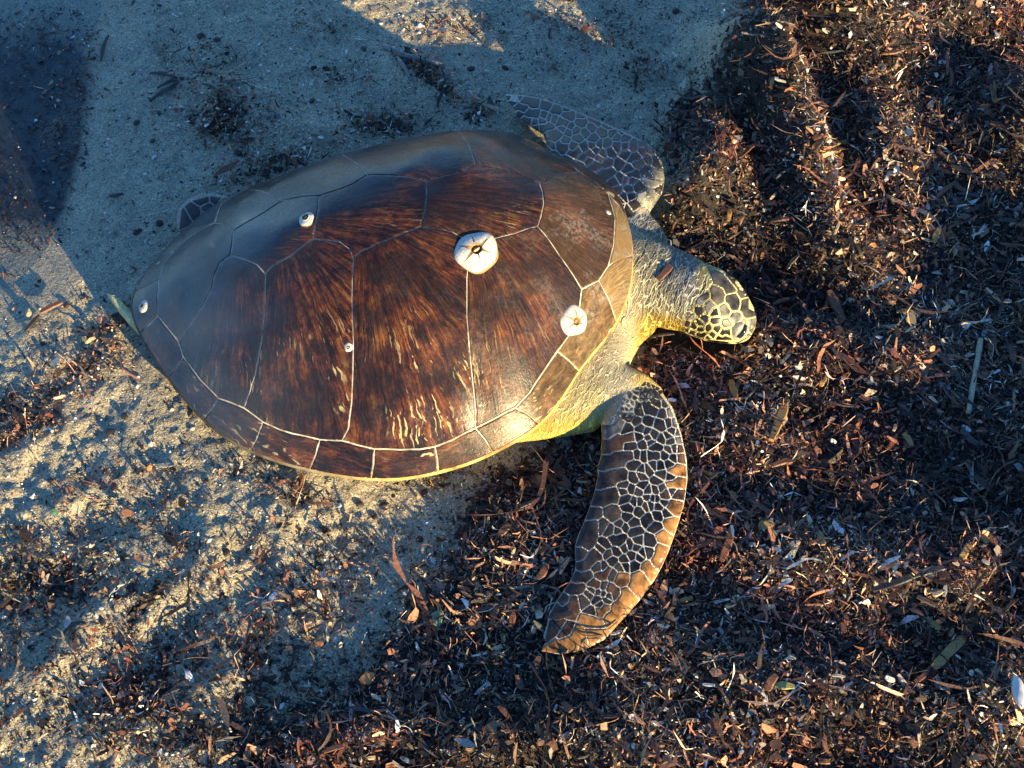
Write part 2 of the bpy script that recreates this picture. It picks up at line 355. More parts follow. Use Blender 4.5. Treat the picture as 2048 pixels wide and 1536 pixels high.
def ground_fields(x, y):
    P = np.stack([x, y], 1)
    sdw = poly_sd(P, WBw)                      # + on the wrack side
    wr = sstep(-.05, .10, sdw+.05*fbm(x, y, 9, 3))
    wr = np.maximum(wr, blobs(P, WBL)*(.75+.5*fbm(x+3, y, 14, 3)))
    sw = poly_sd(P, WLw)                       # + on land
    loc = np.exp(-((x/1.6)**2+(y/1.6)**2)**2)
    h = np.zeros(len(x))
    for (u, v, ru, rv, ang, k) in HUM:
        c = at(u, v)[:2]; s = DIST/FPX; a = math.radians(ang)
        dx = (x-c[0])/s; dy = -(y-c[1])/s*math.cos(TH)
        xx = dx*math.cos(a)+dy*math.sin(a); yy = -dx*math.sin(a)+dy*math.cos(a)
        if u < 700 and v > 850: k = k*.4
        h += k*np.exp(-((xx/ru)**2+(yy/rv)**2)*1.1)
    land = sstep(0, .10, sw)
    h *= land
    sandy = land*(.0050*fbm(x, y, 11, 4)+.0042*fbm(x+5, y, 42, 4, .6)+.0016*fbm(x, y+9, 150, 2))
    px = proj(np.stack([x, y, 0*x], 1))
    lowleft = sstep(560, 820, px[:, 1])*(1-sstep(650, 900, px[:, 0]))*land
    sandy += lowleft*(.003*fbm(x+1, y+4, 17, 4)+.0065*fbm(x+6, y, 30, 5, .65)+.004*fbm(x, y, 95, 3))
    wrk = wr*land*(.012*fbm(x, y, 8, 4)+.008*fbm(x+2, y+7, 30, 4, .6)+.003*fbm(x, y, 110, 2))
    h = h+sandy*(1-.6*wr)+wrk+.012*wr*sstep(0, .2, sdw)
    # keep it low beneath the turtle and beside it
    tb = np.exp(-((px[:, 0]-760)/520)**4-((px[:, 1]-640)/330)**4)
    h = h*(1-.85*tb)
    for po, lf in ((NFL_, n_lift_), (FFL_, f_lift_)):
        lo_, hi_ = po.min(0)-90, po.max(0)+90
        near_ = np.nonzero((px[:, 0] > lo_[0]) & (px[:, 0] < hi_[0]) & (px[:, 1] > lo_[1]) & (px[:, 1] < hi_[1]))[0]
        if len(near_):
            q = px[near_]; d_ = np.where(inside(q, po), 0, bdist(q, po)); m_ = sstep(70, 18, d_)
            cap = lf(q[:, 0], q[:, 1])-.016
            h[near_] = h[near_]*(1-m_)+np.minimum(h[near_], cap)*m_
    # sea bed
    h = np.where(sw < 0, .045*np.tanh(sw/1.2)*1.2+.004*fbm(x, y, 12, 3)*np.clip(-sw*20, 0, 1)-.0, h+np.clip(sw, 0, .06)*.08)
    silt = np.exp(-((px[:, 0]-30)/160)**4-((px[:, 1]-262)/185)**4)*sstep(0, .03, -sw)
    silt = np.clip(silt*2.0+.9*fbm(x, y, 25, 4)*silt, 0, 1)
    wet = 1-sstep(-.01, .16, sw)
    return h, wr, silt, wet
def axis(lo, hi, step, far):
    a = list(np.arange(lo, hi+1e-6, step)); s = step; v = a[-1]; u = a[0]; L = []; R_ = []
    while v < far:
        s *= 1.35; v += s; u -= s; R_.append(v); L.append(u)
    return np.array(L[::-1]+a+R_)
gx = axis(-1.02, 1.02, .0045, 90); gy = axis(-.68, 1.02, .0045, 90)
X, Y = np.meshgrid(gx, gy); xf, yf = X.ravel(), Y.ravel()
H, WR, SILT, WET = ground_fields(xf, yf)
nx, ny = len(gx), len(gy)
idx = np.arange(nx*ny).reshape(ny, nx)
quads = np.stack([idx[:-1, :-1], idx[:-1, 1:], idx[1:, 1:], idx[1:, :-1]], -1).reshape(-1, 4)
def np_mesh(name, V, Q):
    me = bpy.data.meshes.new(name); k = Q.shape[1]
    me.vertices.add(len(V)); me.vertices.foreach_set('co', np.asarray(V, np.float32).ravel())
    me.loops.add(Q.size); me.loops.foreach_set('vertex_index', Q.astype(np.int32).ravel())
    me.polygons.add(len(Q)); me.polygons.foreach_set('loop_start', np.arange(0, Q.size, k, dtype=np.int32))
    me.polygons.foreach_set('loop_total', np.full(len(Q), k, np.int32))
    me.update(calc_edges=True); me.validate(); return me
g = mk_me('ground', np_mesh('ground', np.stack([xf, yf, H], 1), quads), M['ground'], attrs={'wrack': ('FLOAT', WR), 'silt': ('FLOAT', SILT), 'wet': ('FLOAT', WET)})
g['kind'] = 'structure'
Hg = H.reshape(ny, nx)
def gh(x, y):
    x = np.atleast_1d(x); y = np.atleast_1d(y)
    i = np.clip(np.searchsorted(gx, x)-1, 0, nx-2); j = np.clip(np.searchsorted(gy, y)-1, 0, ny-2)
    fx = (x-gx[i])/(gx[i+1]-gx[i]); fy = (y-gy[j])/(gy[j+1]-gy[j])
    return (Hg[j, i]*(1-fx)+Hg[j, i+1]*fx)*(1-fy)+(Hg[j+1, i]*(1-fx)+Hg[j+1, i+1]*fx)*fy
def on_ground(u, v):
    p = at(u, v)
    for _ in range(6): p = at(u, v, float(gh(p[0], p[1])[0]))
    return p
# water sheet
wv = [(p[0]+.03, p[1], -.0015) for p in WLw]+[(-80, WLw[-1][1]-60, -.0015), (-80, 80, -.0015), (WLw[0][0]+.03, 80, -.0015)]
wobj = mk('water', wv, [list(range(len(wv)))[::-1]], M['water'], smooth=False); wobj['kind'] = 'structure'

# =================================================================== TURTLE: shell surface
ZP = .216; SC = .43; SA, SB = 2.2, 1.05
T = at(250, 607, .045); N = at(1262, 470, .115); T0 = np.array([T[0], T[1], 0])
ax = N-T; ax[2] = 0; LEN = float(np.linalg.norm(ax)); ax /= LEN; nn = np.array([-ax[1], ax[0], 0])
def loc(p): return np.array([(p-T0)@ax, (p-T0)@nn, p[2]])
RIM = [(250, 607, .045), (283, 675, .042), (337, 755, .04), (408, 843, .038), (455, 880, .037), (502, 903, .036), (560, 925, .036), (622, 940, .036), (680, 952, .036), (742, 959, .036), (810, 958, .037), (878, 944, .038), (930, 930, .041), (986, 906, .045), (1035, 880, .05), (1083, 848, .055), (1125, 795, .062), (1158, 738, .07), (1200, 690, .08), (1238, 640, .09), (1262, 575, .105), (1266, 520, .112), (1263, 470, .115)]
near = np.array([loc(at(*r)) for r in RIM])
def wfar(s): return np.interp(s, [0, .1, .2, .32, .42, .52, .60, .66], [.95, .84, .80, .83, .90, 1.02, 1.12, 1.1])
far = near[1:-1][::-1].copy(); far[:, 1] *= -wfar(far[:, 0])
OUT = np.vstack([near, far])
_R = np.hypot(OUT[:, 0]-SC, OUT[:, 1]); _P = np.arctan2(OUT[:, 1], OUT[:, 0]-SC); _o = np.argsort(_P)
_P, _R, _Z = _P[_o], _R[_o], OUT[_o, 2]
PHe = np.r_[_P-2*np.pi, _P, _P+2*np.pi]; Re = np.r_[_R, _R, _R]; Ze = np.r_[_Z, _Z, _Z]
_g = np.linspace(-np.pi, np.pi, 720, endpoint=False); _k = np.exp(-.5*(np.arange(-30, 31)/7.0)**2); _k /= _k.sum()
def _sm(v): return np.convolve(np.r_[v[-30:], v, v[:30]], _k, 'valid')
_rs, _zs = _sm(np.interp(_g, PHe, Re)), _sm(np.interp(_g, PHe, Ze))
PHe = np.r_[_g-2*np.pi, _g, _g+2*np.pi]; Re = np.r_[_rs, _rs, _rs]; Ze = np.r_[_zs, _zs, _zs]
def shell_h(s, n, off=0.0):
    s = np.asarray(s, float); n = np.asarray(n, float)
    ph = np.arctan2(n, s-SC); rr = np.interp(ph, PHe, Re); z = np.interp(ph, PHe, Ze)
    rho = np.clip(np.hypot(s-SC, n)/rr, 0, 1)
    lump = .0035*vnoise(s*13+3.3, n*13+8.1)+.002*vnoise(s*31, n*31+4)
    return z+(ZP-z)*(1-rho**SA)**SB+lump*sstep(1.0, .85, rho)-off
def shw(s, n, z):
    s = np.asarray(s, float); n = np.asarray(n, float); z = np.asarray(z, float)
    return T0+s[..., None]*ax+n[..., None]*nn+z[..., None]*np.array([0, 0, 1.0])
def shell_nrm(s, n):
    e = .004
    p = shw(s, n, shell_h(s, n)); a = shw(s+e, n, shell_h(s+e, n))-p; b = shw(s, n+e, shell_h(s, n+e))-p
    q = np.cross(a, b); return q/np.linalg.norm(q, axis=-1, keepdims=True)
def pick(u, v):
    """where the line of sight through (u,v) meets the shell, in shell coordinates"""
    d = ray(u, v); t0 = (.26-CAM[2])/d[2]; t1 = (0-CAM[2])/d[2]; ts = np.linspace(t0, t1, 500)
    P = CAM+ts[:, None]*d; s = (P-T0)@ax; n = (P-T0)@nn
    ph = np.arctan2(n, s-SC); ins = np.hypot(s-SC, n) <= np.interp(ph, PHe, Re)*1.001
    below = ins & (P[:, 2] <= shell_h(s, n))
    k = np.argmax(below)
    if not below[k]:
        sc = np.where(ins, np.abs(P[:, 2]-shell_h(s, n)), 9); k = int(np.argmin(sc))
        if sc[k] > .03:
            k = int(np.argmin(np.abs(P[:, 2]-.045)))
    return np.array([s[k], n[k]])

turtle = bpy.data.objects.new('sea_turtle', None); COL.objects.link(turtle)
turtle.location = tuple(shw(np.array(.33), np.array(0.), np.array(0.)))
tag(turtle, 'large sea turtle with brown shell and dark scaled flippers lying on the beach', 'turtle')

# carapace base: seen only in the seams and along the rim
def carapace():
    NPH = 300; rhos = np.r_[np.linspace(0.02, .9, 56), .93, .96, .985, 1.0]
    ph = np.linspace(-np.pi, np.pi, NPH, endpoint=False); rr = np.interp(ph, PHe, Re)
    V = []; rim = []
    V.append(shw(SC, 0., shell_h(SC, 0.)-.0009)); rim.append(0)
    for r in rhos:
        s = SC+r*rr*np.cos(ph); n = r*rr*np.sin(ph)
        V += list(shw(s, n, shell_h(s, n)-.0009)); rim += list(float(sstep(.955, .985, np.array(r)))*sstep(.10, .42, s)*sstep(.02, -.05, n))
    for r, dz in ((1.000, -.004), (.990, -.009), (.95, -.015), (.80, -.012)):
        s = SC+r*rr*np.cos(ph); n = r*rr*np.sin(ph); z = np.interp(ph, PHe, Ze)
        V += list(shw(s, n, z+dz)); rim += list(sstep(.10, .42, s)*sstep(.02, -.05, n))
    K = len(rhos)+4; F = [(0, 1+i, 1+(i+1) % NPH) for i in range(NPH)]
    for k in range(K-1):
        a = 1+k*NPH; b = a+NPH
        F += [(a+i, b+i, b+(i+1) % NPH, a+(i+1) % NPH) for i in range(NPH)]
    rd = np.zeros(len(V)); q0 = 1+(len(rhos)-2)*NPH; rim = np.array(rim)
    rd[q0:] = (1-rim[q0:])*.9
    return mk('carapace', V, F, M['seam'], turtle, attrs={'rimf': ('FLOAT', rim), 'rimd': ('FLOAT', rd)})
CARA = carapace()

def plate2d(poly, step, bevel):
    """triangulated plate: returns 2-D points, triangles, distance of each point to the border"""
    poly = dedupe(densify(ccw(poly), step), step*.15)
    inner = inset(poly, bevel); ok = inside(inner, poly) & (bdist(inner, poly) > bevel*.6)
    inner = inner[ok]
    in2 = inset(poly, bevel*2.2); ok = inside(in2, poly) & (bdist(in2, poly) > bevel*1.7); inner = np.vstack([inner, in2[ok]])
    lo, hi = poly.min(0), poly.max(0)
    gx_ = np.arange(lo[0]+step*.5, hi[0], step); gy_ = np.arange(lo[1]+step*.5, hi[1], step)
    G = np.array([(a, b) for a in gx_ for b in gy_]).reshape(-1, 2)
    if len(G):
        G = G[inside(G, poly)]
        if len(G): G = G[bdist(G, poly) > bevel*2.2+step*.4]
    pts = np.vstack([poly, inner, G]) if len(G) else np.vstack([poly, inner])
    k = len(poly); ed = [(i, (i+1) % k) for i in range(k)]
    vo, _, fo, *_r = delaunay_2d_cdt([Vector(p) for p in pts], ed, [], 1, 1e-7)
    vo = np.array([tuple(v) for v in vo]); fo = [tuple(f) for f in fo]
    return vo, fo, bdist(vo, poly)

# ---------------------------------------------------------------- scutes
def L(*pts): return [pick(*p) for p in pts]
def mir(p): return np.array([p[0], -p[1]*float(wfar(p[0]))])
P1, P2, P3, P4, P5, PB, P6, P7 = [pick(*p) for p in [(461, 509), (530, 548), (627, 479), (707, 517), (841, 454), (940, 492), (1076, 453), (1164, 579)]]
F1, F2, F3, F4, F5, FB, F6, F7 = [pick(*p) for p in [(466, 462), (564, 401), (637, 392), (735, 350), (852, 361), (952, 329), (1080, 366), (1160, 345)]]
sP1P2 = L((491, 520), (514, 530)); sP2P3 = L((545, 532), (582, 512), (611, 489)); sP3P4 = L((652, 480), (680, 484), (699, 498)); sP4P5 = L((722, 503), (752, 489), (800, 470))
sP5B = L((875, 459), (905, 464), (925, 476)); sBP6 = L((985, 480), (1030, 468)); sP6P7 = L((1095, 475), (1120, 512), (1148, 552))
sF1F2 = L((500, 441), (535, 420)); sF2F3 = L((600, 394)); sF3F4 = L((680, 378), (706, 368)); sF4F5 = L((775, 350), (815, 353)); sF5B = L((885, 352), (925, 343)); sBF6 = L((1000, 337), (1045, 352)); sF6F7 = L((1110, 352), (1135, 347))
v45 = L((465, 485)); v34 = L((636, 420), (631, 450)); v23 = L((853, 385), (850, 420)); v12 = L((1086, 385), (1088, 408), (1082, 435))
V1a, V1b = pick(1198, 562), pick(1217, 533); V1c, V1d = pick(1231, 437), pick(1217, 388)
c4v5 = L((441, 525), (428, 550), (422, 580), (405, 613), (385, 645))
Q0, Qm1, Qm2, Q1 = [pick(*p) for p in [(356, 683), (366, 714), (437, 797), (488, 817)]]
Qm3, Qm4, Q2, Qm5, Qm6, Q3 = [pick(*p) for p in [(526, 845), (640, 880), (684, 882), (749, 899), (870, 894), (951, 857)]]
Qm8, Qm9 = pick(1031, 816), pick(1115, 703)
sA = L((400, 760)); sB_ = L((560, 860), (585, 868)); sC = L((715, 891)); sD = L((800, 900), (840, 899)); sE = L((905, 881)); sF_ = L((995, 835)); sG = L((1060, 785), (1090, 740)); sH = L((1138, 672), (1157, 636))
k43 = L((530, 600), (523, 682), (511, 749), (499, 788)); k32 = L((704, 600), (707, 685), (706, 746), (704, 805), (697, 859)); k21 = L((934, 560), (934, 633), (939, 698), (946, 765), (952, 824))
# rear end of the last vertebral and the tail marginals
R0, R1, R2, R3, R4 = [pick(*p) for p in [(315, 632), (315, 592), (318, 559), (326, 533), (348, 502)]]
def rimpt(u, v, k=.999):
    s, n = pick(u, v); ph = math.atan2(n, s-SC); r = float(np.interp(ph, PHe, Re))*k
    return np.array([SC+r*math.cos(ph), r*math.sin(ph)])
O_ = {k: rimpt(*p) for k, p in dict(t=(294, 568), a=(285, 662), b=(335, 757), c=(407, 840), d=(503, 899), e=(620, 937), f=(742, 958), g=(877, 943), h=(986, 905), i=(1080, 849), j=(1156, 738), k=(1234, 645), l=(1263, 510)).items()}
def arc(p, q, k=.999):
    a0 = math.atan2(p[1], p[0]-SC); a1 = math.atan2(q[1], q[0]-SC)
    d = (a1-a0+math.pi) % (2*math.pi)-math.pi; m = max(2, int(abs(d)/.05)); o = []
    for i in range(1, m):
        a = a0+d*i/m; r = float(np.interp(a, PHe, Re))*k; o.append(np.array([SC+r*math.cos(a), r*math.sin(a)]))
    return o
def bow(p, q, f):
    m = (p+q)/2; d = q-p; return [m+np.array([-d[1], d[0]])*f]
rv = lambda l: l[::-1]
SCUTES = []   # polygon, growth centre, pale, painted sky sheen
def S(poly, g, pale=0., sheen=0.): SCUTES.append((np.array(poly), np.array(g), pale, sheen))
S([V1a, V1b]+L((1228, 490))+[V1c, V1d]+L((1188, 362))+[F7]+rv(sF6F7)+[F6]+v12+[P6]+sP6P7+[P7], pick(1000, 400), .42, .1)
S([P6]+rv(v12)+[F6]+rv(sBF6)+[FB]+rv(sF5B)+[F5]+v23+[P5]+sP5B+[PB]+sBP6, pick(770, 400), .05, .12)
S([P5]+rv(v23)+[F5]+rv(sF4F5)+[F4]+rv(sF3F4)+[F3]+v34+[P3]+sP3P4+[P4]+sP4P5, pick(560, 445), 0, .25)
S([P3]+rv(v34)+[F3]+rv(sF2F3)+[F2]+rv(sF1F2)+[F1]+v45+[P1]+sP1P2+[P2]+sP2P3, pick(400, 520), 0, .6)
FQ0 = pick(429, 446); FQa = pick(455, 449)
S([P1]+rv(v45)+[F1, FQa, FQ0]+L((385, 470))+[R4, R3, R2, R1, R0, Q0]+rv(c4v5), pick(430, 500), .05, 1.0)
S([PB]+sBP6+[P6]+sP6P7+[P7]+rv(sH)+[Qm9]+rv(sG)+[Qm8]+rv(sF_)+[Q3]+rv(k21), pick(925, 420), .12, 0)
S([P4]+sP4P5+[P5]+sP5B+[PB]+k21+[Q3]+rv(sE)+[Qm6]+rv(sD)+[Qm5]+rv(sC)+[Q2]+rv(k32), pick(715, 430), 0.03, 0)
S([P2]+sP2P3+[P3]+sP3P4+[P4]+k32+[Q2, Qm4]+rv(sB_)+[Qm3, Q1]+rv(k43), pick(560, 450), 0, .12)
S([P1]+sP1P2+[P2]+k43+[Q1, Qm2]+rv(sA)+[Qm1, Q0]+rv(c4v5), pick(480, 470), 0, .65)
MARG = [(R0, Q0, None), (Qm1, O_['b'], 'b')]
def marg(inner, oa, ob, pale=0, sheen=0, fa=.05, fb=.05):
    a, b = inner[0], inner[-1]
    S(list(inner)+bow(b, ob, fb)+[ob]+arc(ob, oa)+[oa]+bow(oa, a, -fa), (inner[0]+(inner[0]-inner[-1])*2.5), pale, sheen)
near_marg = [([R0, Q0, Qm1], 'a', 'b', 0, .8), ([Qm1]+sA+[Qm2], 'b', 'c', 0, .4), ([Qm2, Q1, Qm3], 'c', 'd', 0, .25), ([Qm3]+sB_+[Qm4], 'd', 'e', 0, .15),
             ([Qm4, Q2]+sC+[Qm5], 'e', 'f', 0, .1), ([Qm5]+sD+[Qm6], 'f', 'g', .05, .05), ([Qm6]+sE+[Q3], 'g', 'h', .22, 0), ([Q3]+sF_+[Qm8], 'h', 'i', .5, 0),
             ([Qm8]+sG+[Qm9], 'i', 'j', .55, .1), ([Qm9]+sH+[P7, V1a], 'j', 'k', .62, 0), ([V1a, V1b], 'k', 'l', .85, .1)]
for inner, a, b, pale, sheen in near_marg: marg(inner, O_[a], O_[b], pale, sheen)
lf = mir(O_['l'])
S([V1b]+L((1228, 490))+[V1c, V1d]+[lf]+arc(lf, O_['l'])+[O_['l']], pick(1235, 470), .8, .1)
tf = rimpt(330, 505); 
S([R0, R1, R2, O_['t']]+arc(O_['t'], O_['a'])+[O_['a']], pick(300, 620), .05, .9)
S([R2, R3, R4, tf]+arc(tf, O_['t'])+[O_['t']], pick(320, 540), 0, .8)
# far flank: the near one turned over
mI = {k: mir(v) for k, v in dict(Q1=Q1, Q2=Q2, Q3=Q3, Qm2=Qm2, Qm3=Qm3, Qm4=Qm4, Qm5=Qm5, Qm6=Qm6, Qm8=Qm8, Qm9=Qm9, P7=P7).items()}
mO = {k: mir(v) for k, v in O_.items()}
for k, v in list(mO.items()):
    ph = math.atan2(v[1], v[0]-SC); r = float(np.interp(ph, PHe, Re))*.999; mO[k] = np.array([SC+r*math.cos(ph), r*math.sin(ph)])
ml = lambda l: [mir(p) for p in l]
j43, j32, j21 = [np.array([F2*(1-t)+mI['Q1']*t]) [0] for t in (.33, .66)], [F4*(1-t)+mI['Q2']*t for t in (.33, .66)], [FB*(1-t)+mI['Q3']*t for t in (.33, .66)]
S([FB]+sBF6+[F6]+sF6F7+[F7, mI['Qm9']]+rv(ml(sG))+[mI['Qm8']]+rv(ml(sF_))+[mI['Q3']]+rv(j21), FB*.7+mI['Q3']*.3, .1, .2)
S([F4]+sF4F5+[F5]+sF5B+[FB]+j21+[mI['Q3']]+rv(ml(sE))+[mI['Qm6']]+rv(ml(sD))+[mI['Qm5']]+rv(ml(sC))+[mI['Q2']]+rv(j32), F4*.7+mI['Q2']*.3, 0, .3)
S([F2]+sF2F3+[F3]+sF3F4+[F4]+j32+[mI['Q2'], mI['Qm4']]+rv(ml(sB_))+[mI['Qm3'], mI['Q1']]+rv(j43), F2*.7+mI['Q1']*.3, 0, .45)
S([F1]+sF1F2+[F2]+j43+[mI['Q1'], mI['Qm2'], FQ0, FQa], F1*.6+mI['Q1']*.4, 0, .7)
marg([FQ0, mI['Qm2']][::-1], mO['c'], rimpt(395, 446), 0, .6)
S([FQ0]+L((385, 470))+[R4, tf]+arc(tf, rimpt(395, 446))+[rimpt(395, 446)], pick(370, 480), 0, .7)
for inner, a, b, sheen in [([mI['Qm2'], mI['Q1'], mI['Qm3']], 'c', 'd', .4), ([mI['Qm3']]+ml(sB_)+[mI['Qm4']], 'd', 'e', .4), ([mI['Qm4'], mI['Q2']]+ml(sC)+[mI['Qm5']], 'e', 'f', .4),
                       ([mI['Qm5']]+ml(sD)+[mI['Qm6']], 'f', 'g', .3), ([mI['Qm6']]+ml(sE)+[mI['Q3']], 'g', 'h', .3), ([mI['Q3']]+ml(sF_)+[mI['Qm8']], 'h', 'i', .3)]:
    marg(inner, mO[a], mO[b], .05, sheen)
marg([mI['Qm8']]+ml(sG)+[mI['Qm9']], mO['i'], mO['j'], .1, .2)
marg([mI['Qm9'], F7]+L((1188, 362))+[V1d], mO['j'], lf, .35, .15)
def build_scutes():
    for i, (poly, gc, pale, sheen) in enumerate(SCUTES):
        try:
            poly = dedupe(np.array(poly), .0015)
            q = inset(densify(ccw(poly), .010), .00025)
            v, f, d = plate2d(q, .010, .0009)
            if len(f) == 0: continue
        except Exception as ex:
            print('scute', i, ex); continue
        z = shell_h(v[:, 0], v[:, 1]); P = shw(v[:, 0], v[:, 1], z); nr = shell_nrm(v[:, 0], v[:, 1])
        r = np.where(d < 1e-5, -.0011, 0.0); P = P+nr*r[:, None]
        rel = np.stack([v[:, 0]-gc[0], v[:, 1]-gc[1], 0*d], 1)
        par3 = np.tile([pale, sheen, random.random(), 1], (len(v), 1))
        sheen_v = np.clip(sstep(.30, .10, v[:, 0])*1.05+.75*sstep(.04, .15, v[:, 1])*sstep(.62, .45, v[:, 0])+.25*sstep(-.02, .05, v[:, 1])*sstep(.5, .3, v[:, 0]), 0, 1)  # where the sky sheen is painted: rear and far side of the shell
        par3[:, 1] = np.clip(sheen_v+.15*sheen, 0, 1)
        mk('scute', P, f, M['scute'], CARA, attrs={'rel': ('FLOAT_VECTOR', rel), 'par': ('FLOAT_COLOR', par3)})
build_scutes()

# =================================================================== TURTLE: body
def pillow(poly_px, lift, thick, soft, step=7.0, under=.6):
    """closed cushion over a pixel outline: lift(u,v) = height of its middle, thick = half thickness, soft = edge roundness in px"""
    poly = dedupe(densify(ccw(np.array(poly_px, float)), step), 1.0)
    v, f, d = plate2d(poly, step, 2.5)
    zl = lift(v[:, 0], v[:, 1]); tk = thick(v[:, 0], v[:, 1]) if callable(thick) else thick
    e = np.sqrt(np.clip(1-(1-np.clip(d/soft, 0, 1))**2, 0, 1))
    top = np.array([at(a, b, z) for (a, b), z in zip(v, zl)]); bot = top.copy()
    e = np.maximum(.35+.65*e, np.minimum(1, .0032/np.maximum(tk, 1e-4))); top[:, 2] += tk*e; bot[:, 2] -= tk*e*under
    k = len(v); V = list(top)+list(bot)
    F = [tuple(t) for t in f]+[tuple(k+i for i in t[::-1]) for t in f]
    be = {}
    for t in f:
        for a, b in zip(t, t[1:]+t[:1]): be[(a, b)] = 1
    F += [(b, a, a+k, b+k) for (a, b) in be if (b, a) not in be]
    return V, F
def loft(secs, n=28):
    """secs: centre, side vector (half width), up vector (half height), power"""
    V = []; F = []
    for c, sx, uz, pw in secs:
        c, sx, uz = map(np.array, (c, sx, uz))
        for k in range(n):
            a = 2*math.pi*k/n; ca, sa = math.cos(a), math.sin(a)
            V.append(c+sx*math.copysign(abs(ca)**(2/pw), ca)+uz*math.copysign(abs(sa)**(2/pw), sa))
    m = len(secs)
    for j in range(m-1):
        for k in range(n): F.append((j*n+k, j*n+(k+1) % n, (j+1)*n+(k+1) % n, (j+1)*n+k))
    F.append(tuple(range(n))[::-1]); F.append(tuple((m-1)*n+k for k in range(n)))
    return V, F
SHO = [(985, 890), (1060, 882), (1130, 872), (1190, 861), (1206, 846), (1235, 835), (1320, 815), (1325, 788), (1290, 760), (1252, 744), (1266, 712), (1282, 682), (1310, 656), (1325, 630), (1340, 560), (1335, 505), (1322, 480), (1305, 462), (1287, 440), (1240, 425), (1150, 560), (1060, 740)]
s_lift = lambda u, v: .030+.0*u
def s_thk(u, v):
    a = ip(v, [430, 520, 640, 730, 800, 890], [.050, .055, .046, .036, .028, .012]); return a*ip(u, [980, 1100, 1300, 1400], [.55, .95, 1.0, .8])
HV = at(1500, 655, .052)-at(1352, 578, .068); HV /= np.linalg.norm(HV)
SV = np.cross([0, 0, 1.0], HV); SV /= np.linalg.norm(SV); UV = np.cross(HV, SV)
hc = at(1352, 578, .068)
def hs(t, w, hgt, dz, pw=2.3): return (hc+HV*t+UV*dz, SV*w, UV*hgt, pw)
HL = float(np.linalg.norm(at(1509, 657, .045)-at(1352, 578, .062)))
head = loft([hs(-.030, .030, .026, 0), hs(-.012, .040, .034, .001), hs(.012, .0455, .039, .003), hs(.040, .0475, .041, .004), hs(.066, .0445, .038, .004), hs(HL-.030, .036, .031, .001), hs(HL-.014, .0265, .024, -.003), hs(HL-.004, .0165, .016, -.006), hs(HL, .008, .009, -.008)])
NV = at(1375, 590, .06)-at(1215, 535, .065); NV /= np.linalg.norm(NV); NS = np.cross([0, 0, 1.0], NV); NU = np.cross(NV, NS)
nc = at(1215, 535, .062)
neck = loft([(nc+NV*t+np.array([0, 0, dz]), NS*w, NU*hh, 2.2) for t, w, hh, dz in [(-.06, .055, .03, 0), (0, .062, .042, 0), (.03, .060, .045, 0), (.055, .058, .045, .0), (.08, .056, .043, 0), (.105, .053, .041, 0), (.125, .048, .037, 0), (.14, .038, .03, 0)]])
def trunk():
    NPH = 72; ph = np.linspace(-np.pi, np.pi, NPH, endpoint=False); rr = np.interp(ph, PHe, Re); zr = np.interp(ph, PHe, Ze)
    V = [shw(SC, 0., 0.001)]; F = []
    rings = [(.5, lambda s, n: 0*s+.001), (.78, lambda s, n: 0*s+.002), (.88, lambda s, n: 0*s+.014), (.92, lambda s, n: zr*.55), (.90, lambda s, n: zr-.012), (.72, lambda s, n: shell_h(s, n)-.03), (.4, lambda s, n: shell_h(s, n)-.03)]
    for r, fz in rings:
        s = SC+r*rr*np.cos(ph); n = r*rr*np.sin(ph); V += list(shw(s, n, fz(s, n)))
    V.append(shw(SC, 0., shell_h(SC, 0.)-.03))
    F += [(0, 1+(i+1) % NPH, 1+i) for i in range(NPH)]
    for k in range(len(rings)-1):
        a = 1+k*NPH; b = a+NPH; F += [(a+i, a+(i+1) % NPH, b+(i+1) % NPH, b+i) for i in range(NPH)]
    a = 1+(len(rings)-1)*NPH; e = len(V)-1; F += [(a+i, a+(i+1) % NPH, e) for i in range(NPH)]
    return V, F
RFL = [(352, 447), (356, 425), (372, 406), (398, 392), (430, 390), (470, 400), (500, 440), (440, 470), (380, 480), (358, 466)]
TAIL = [(212, 588), (226, 592), (246, 606), (270, 630), (330, 640), (330, 690), (284, 676), (262, 654), (240, 628)]
pieces = [trunk(), head, neck, pillow(NFL, n_lift, n_thk, 34), pillow(FFL, f_lift, f_thk, 30), pillow(SHO, s_lift, s_thk, 46),
          pillow(RFL, lambda u, v: .014+0*u, .012, 22), pillow(TAIL, lambda u, v: .026+0*u, .010, 12)]
bm = bmesh.new()
for V, F in pieces:
    vs_ = [bm.verts.new(tuple(v)) for v in V]
    for f in F:
        try: bm.faces.new([vs_[i] for i in f])
        except ValueError: pass
bmesh.ops.recalc_face_normals(bm, faces=bm.faces)
tmp = bpy.data.meshes.new('tmp'); bm.to_mesh(tmp); bm.free()
to = bpy.data.objects.new('tmp', tmp); COL.objects.link(to)
md = to.modifiers.new('r', 'REMESH'); md.mode = 'VOXEL'; md.voxel_size = .0028; md.adaptivity = 0
sm = to.modifiers.new('s', 'SMOOTH'); sm.factor = .5; sm.iterations = 5
dg = bpy.context.evaluated_depsgraph_get()
bme = bpy.data.meshes.new_from_object(to.evaluated_get(dg))
bpy.data.objects.remove(to); bpy.data.meshes.remove(tmp); bme.name = 'body'
BV = np.empty(len(bme.vertices)*3, np.float32); bme.vertices.foreach_get('co', BV); BV = BV.reshape(-1, 3).astype(float)
BP = proj(BV)
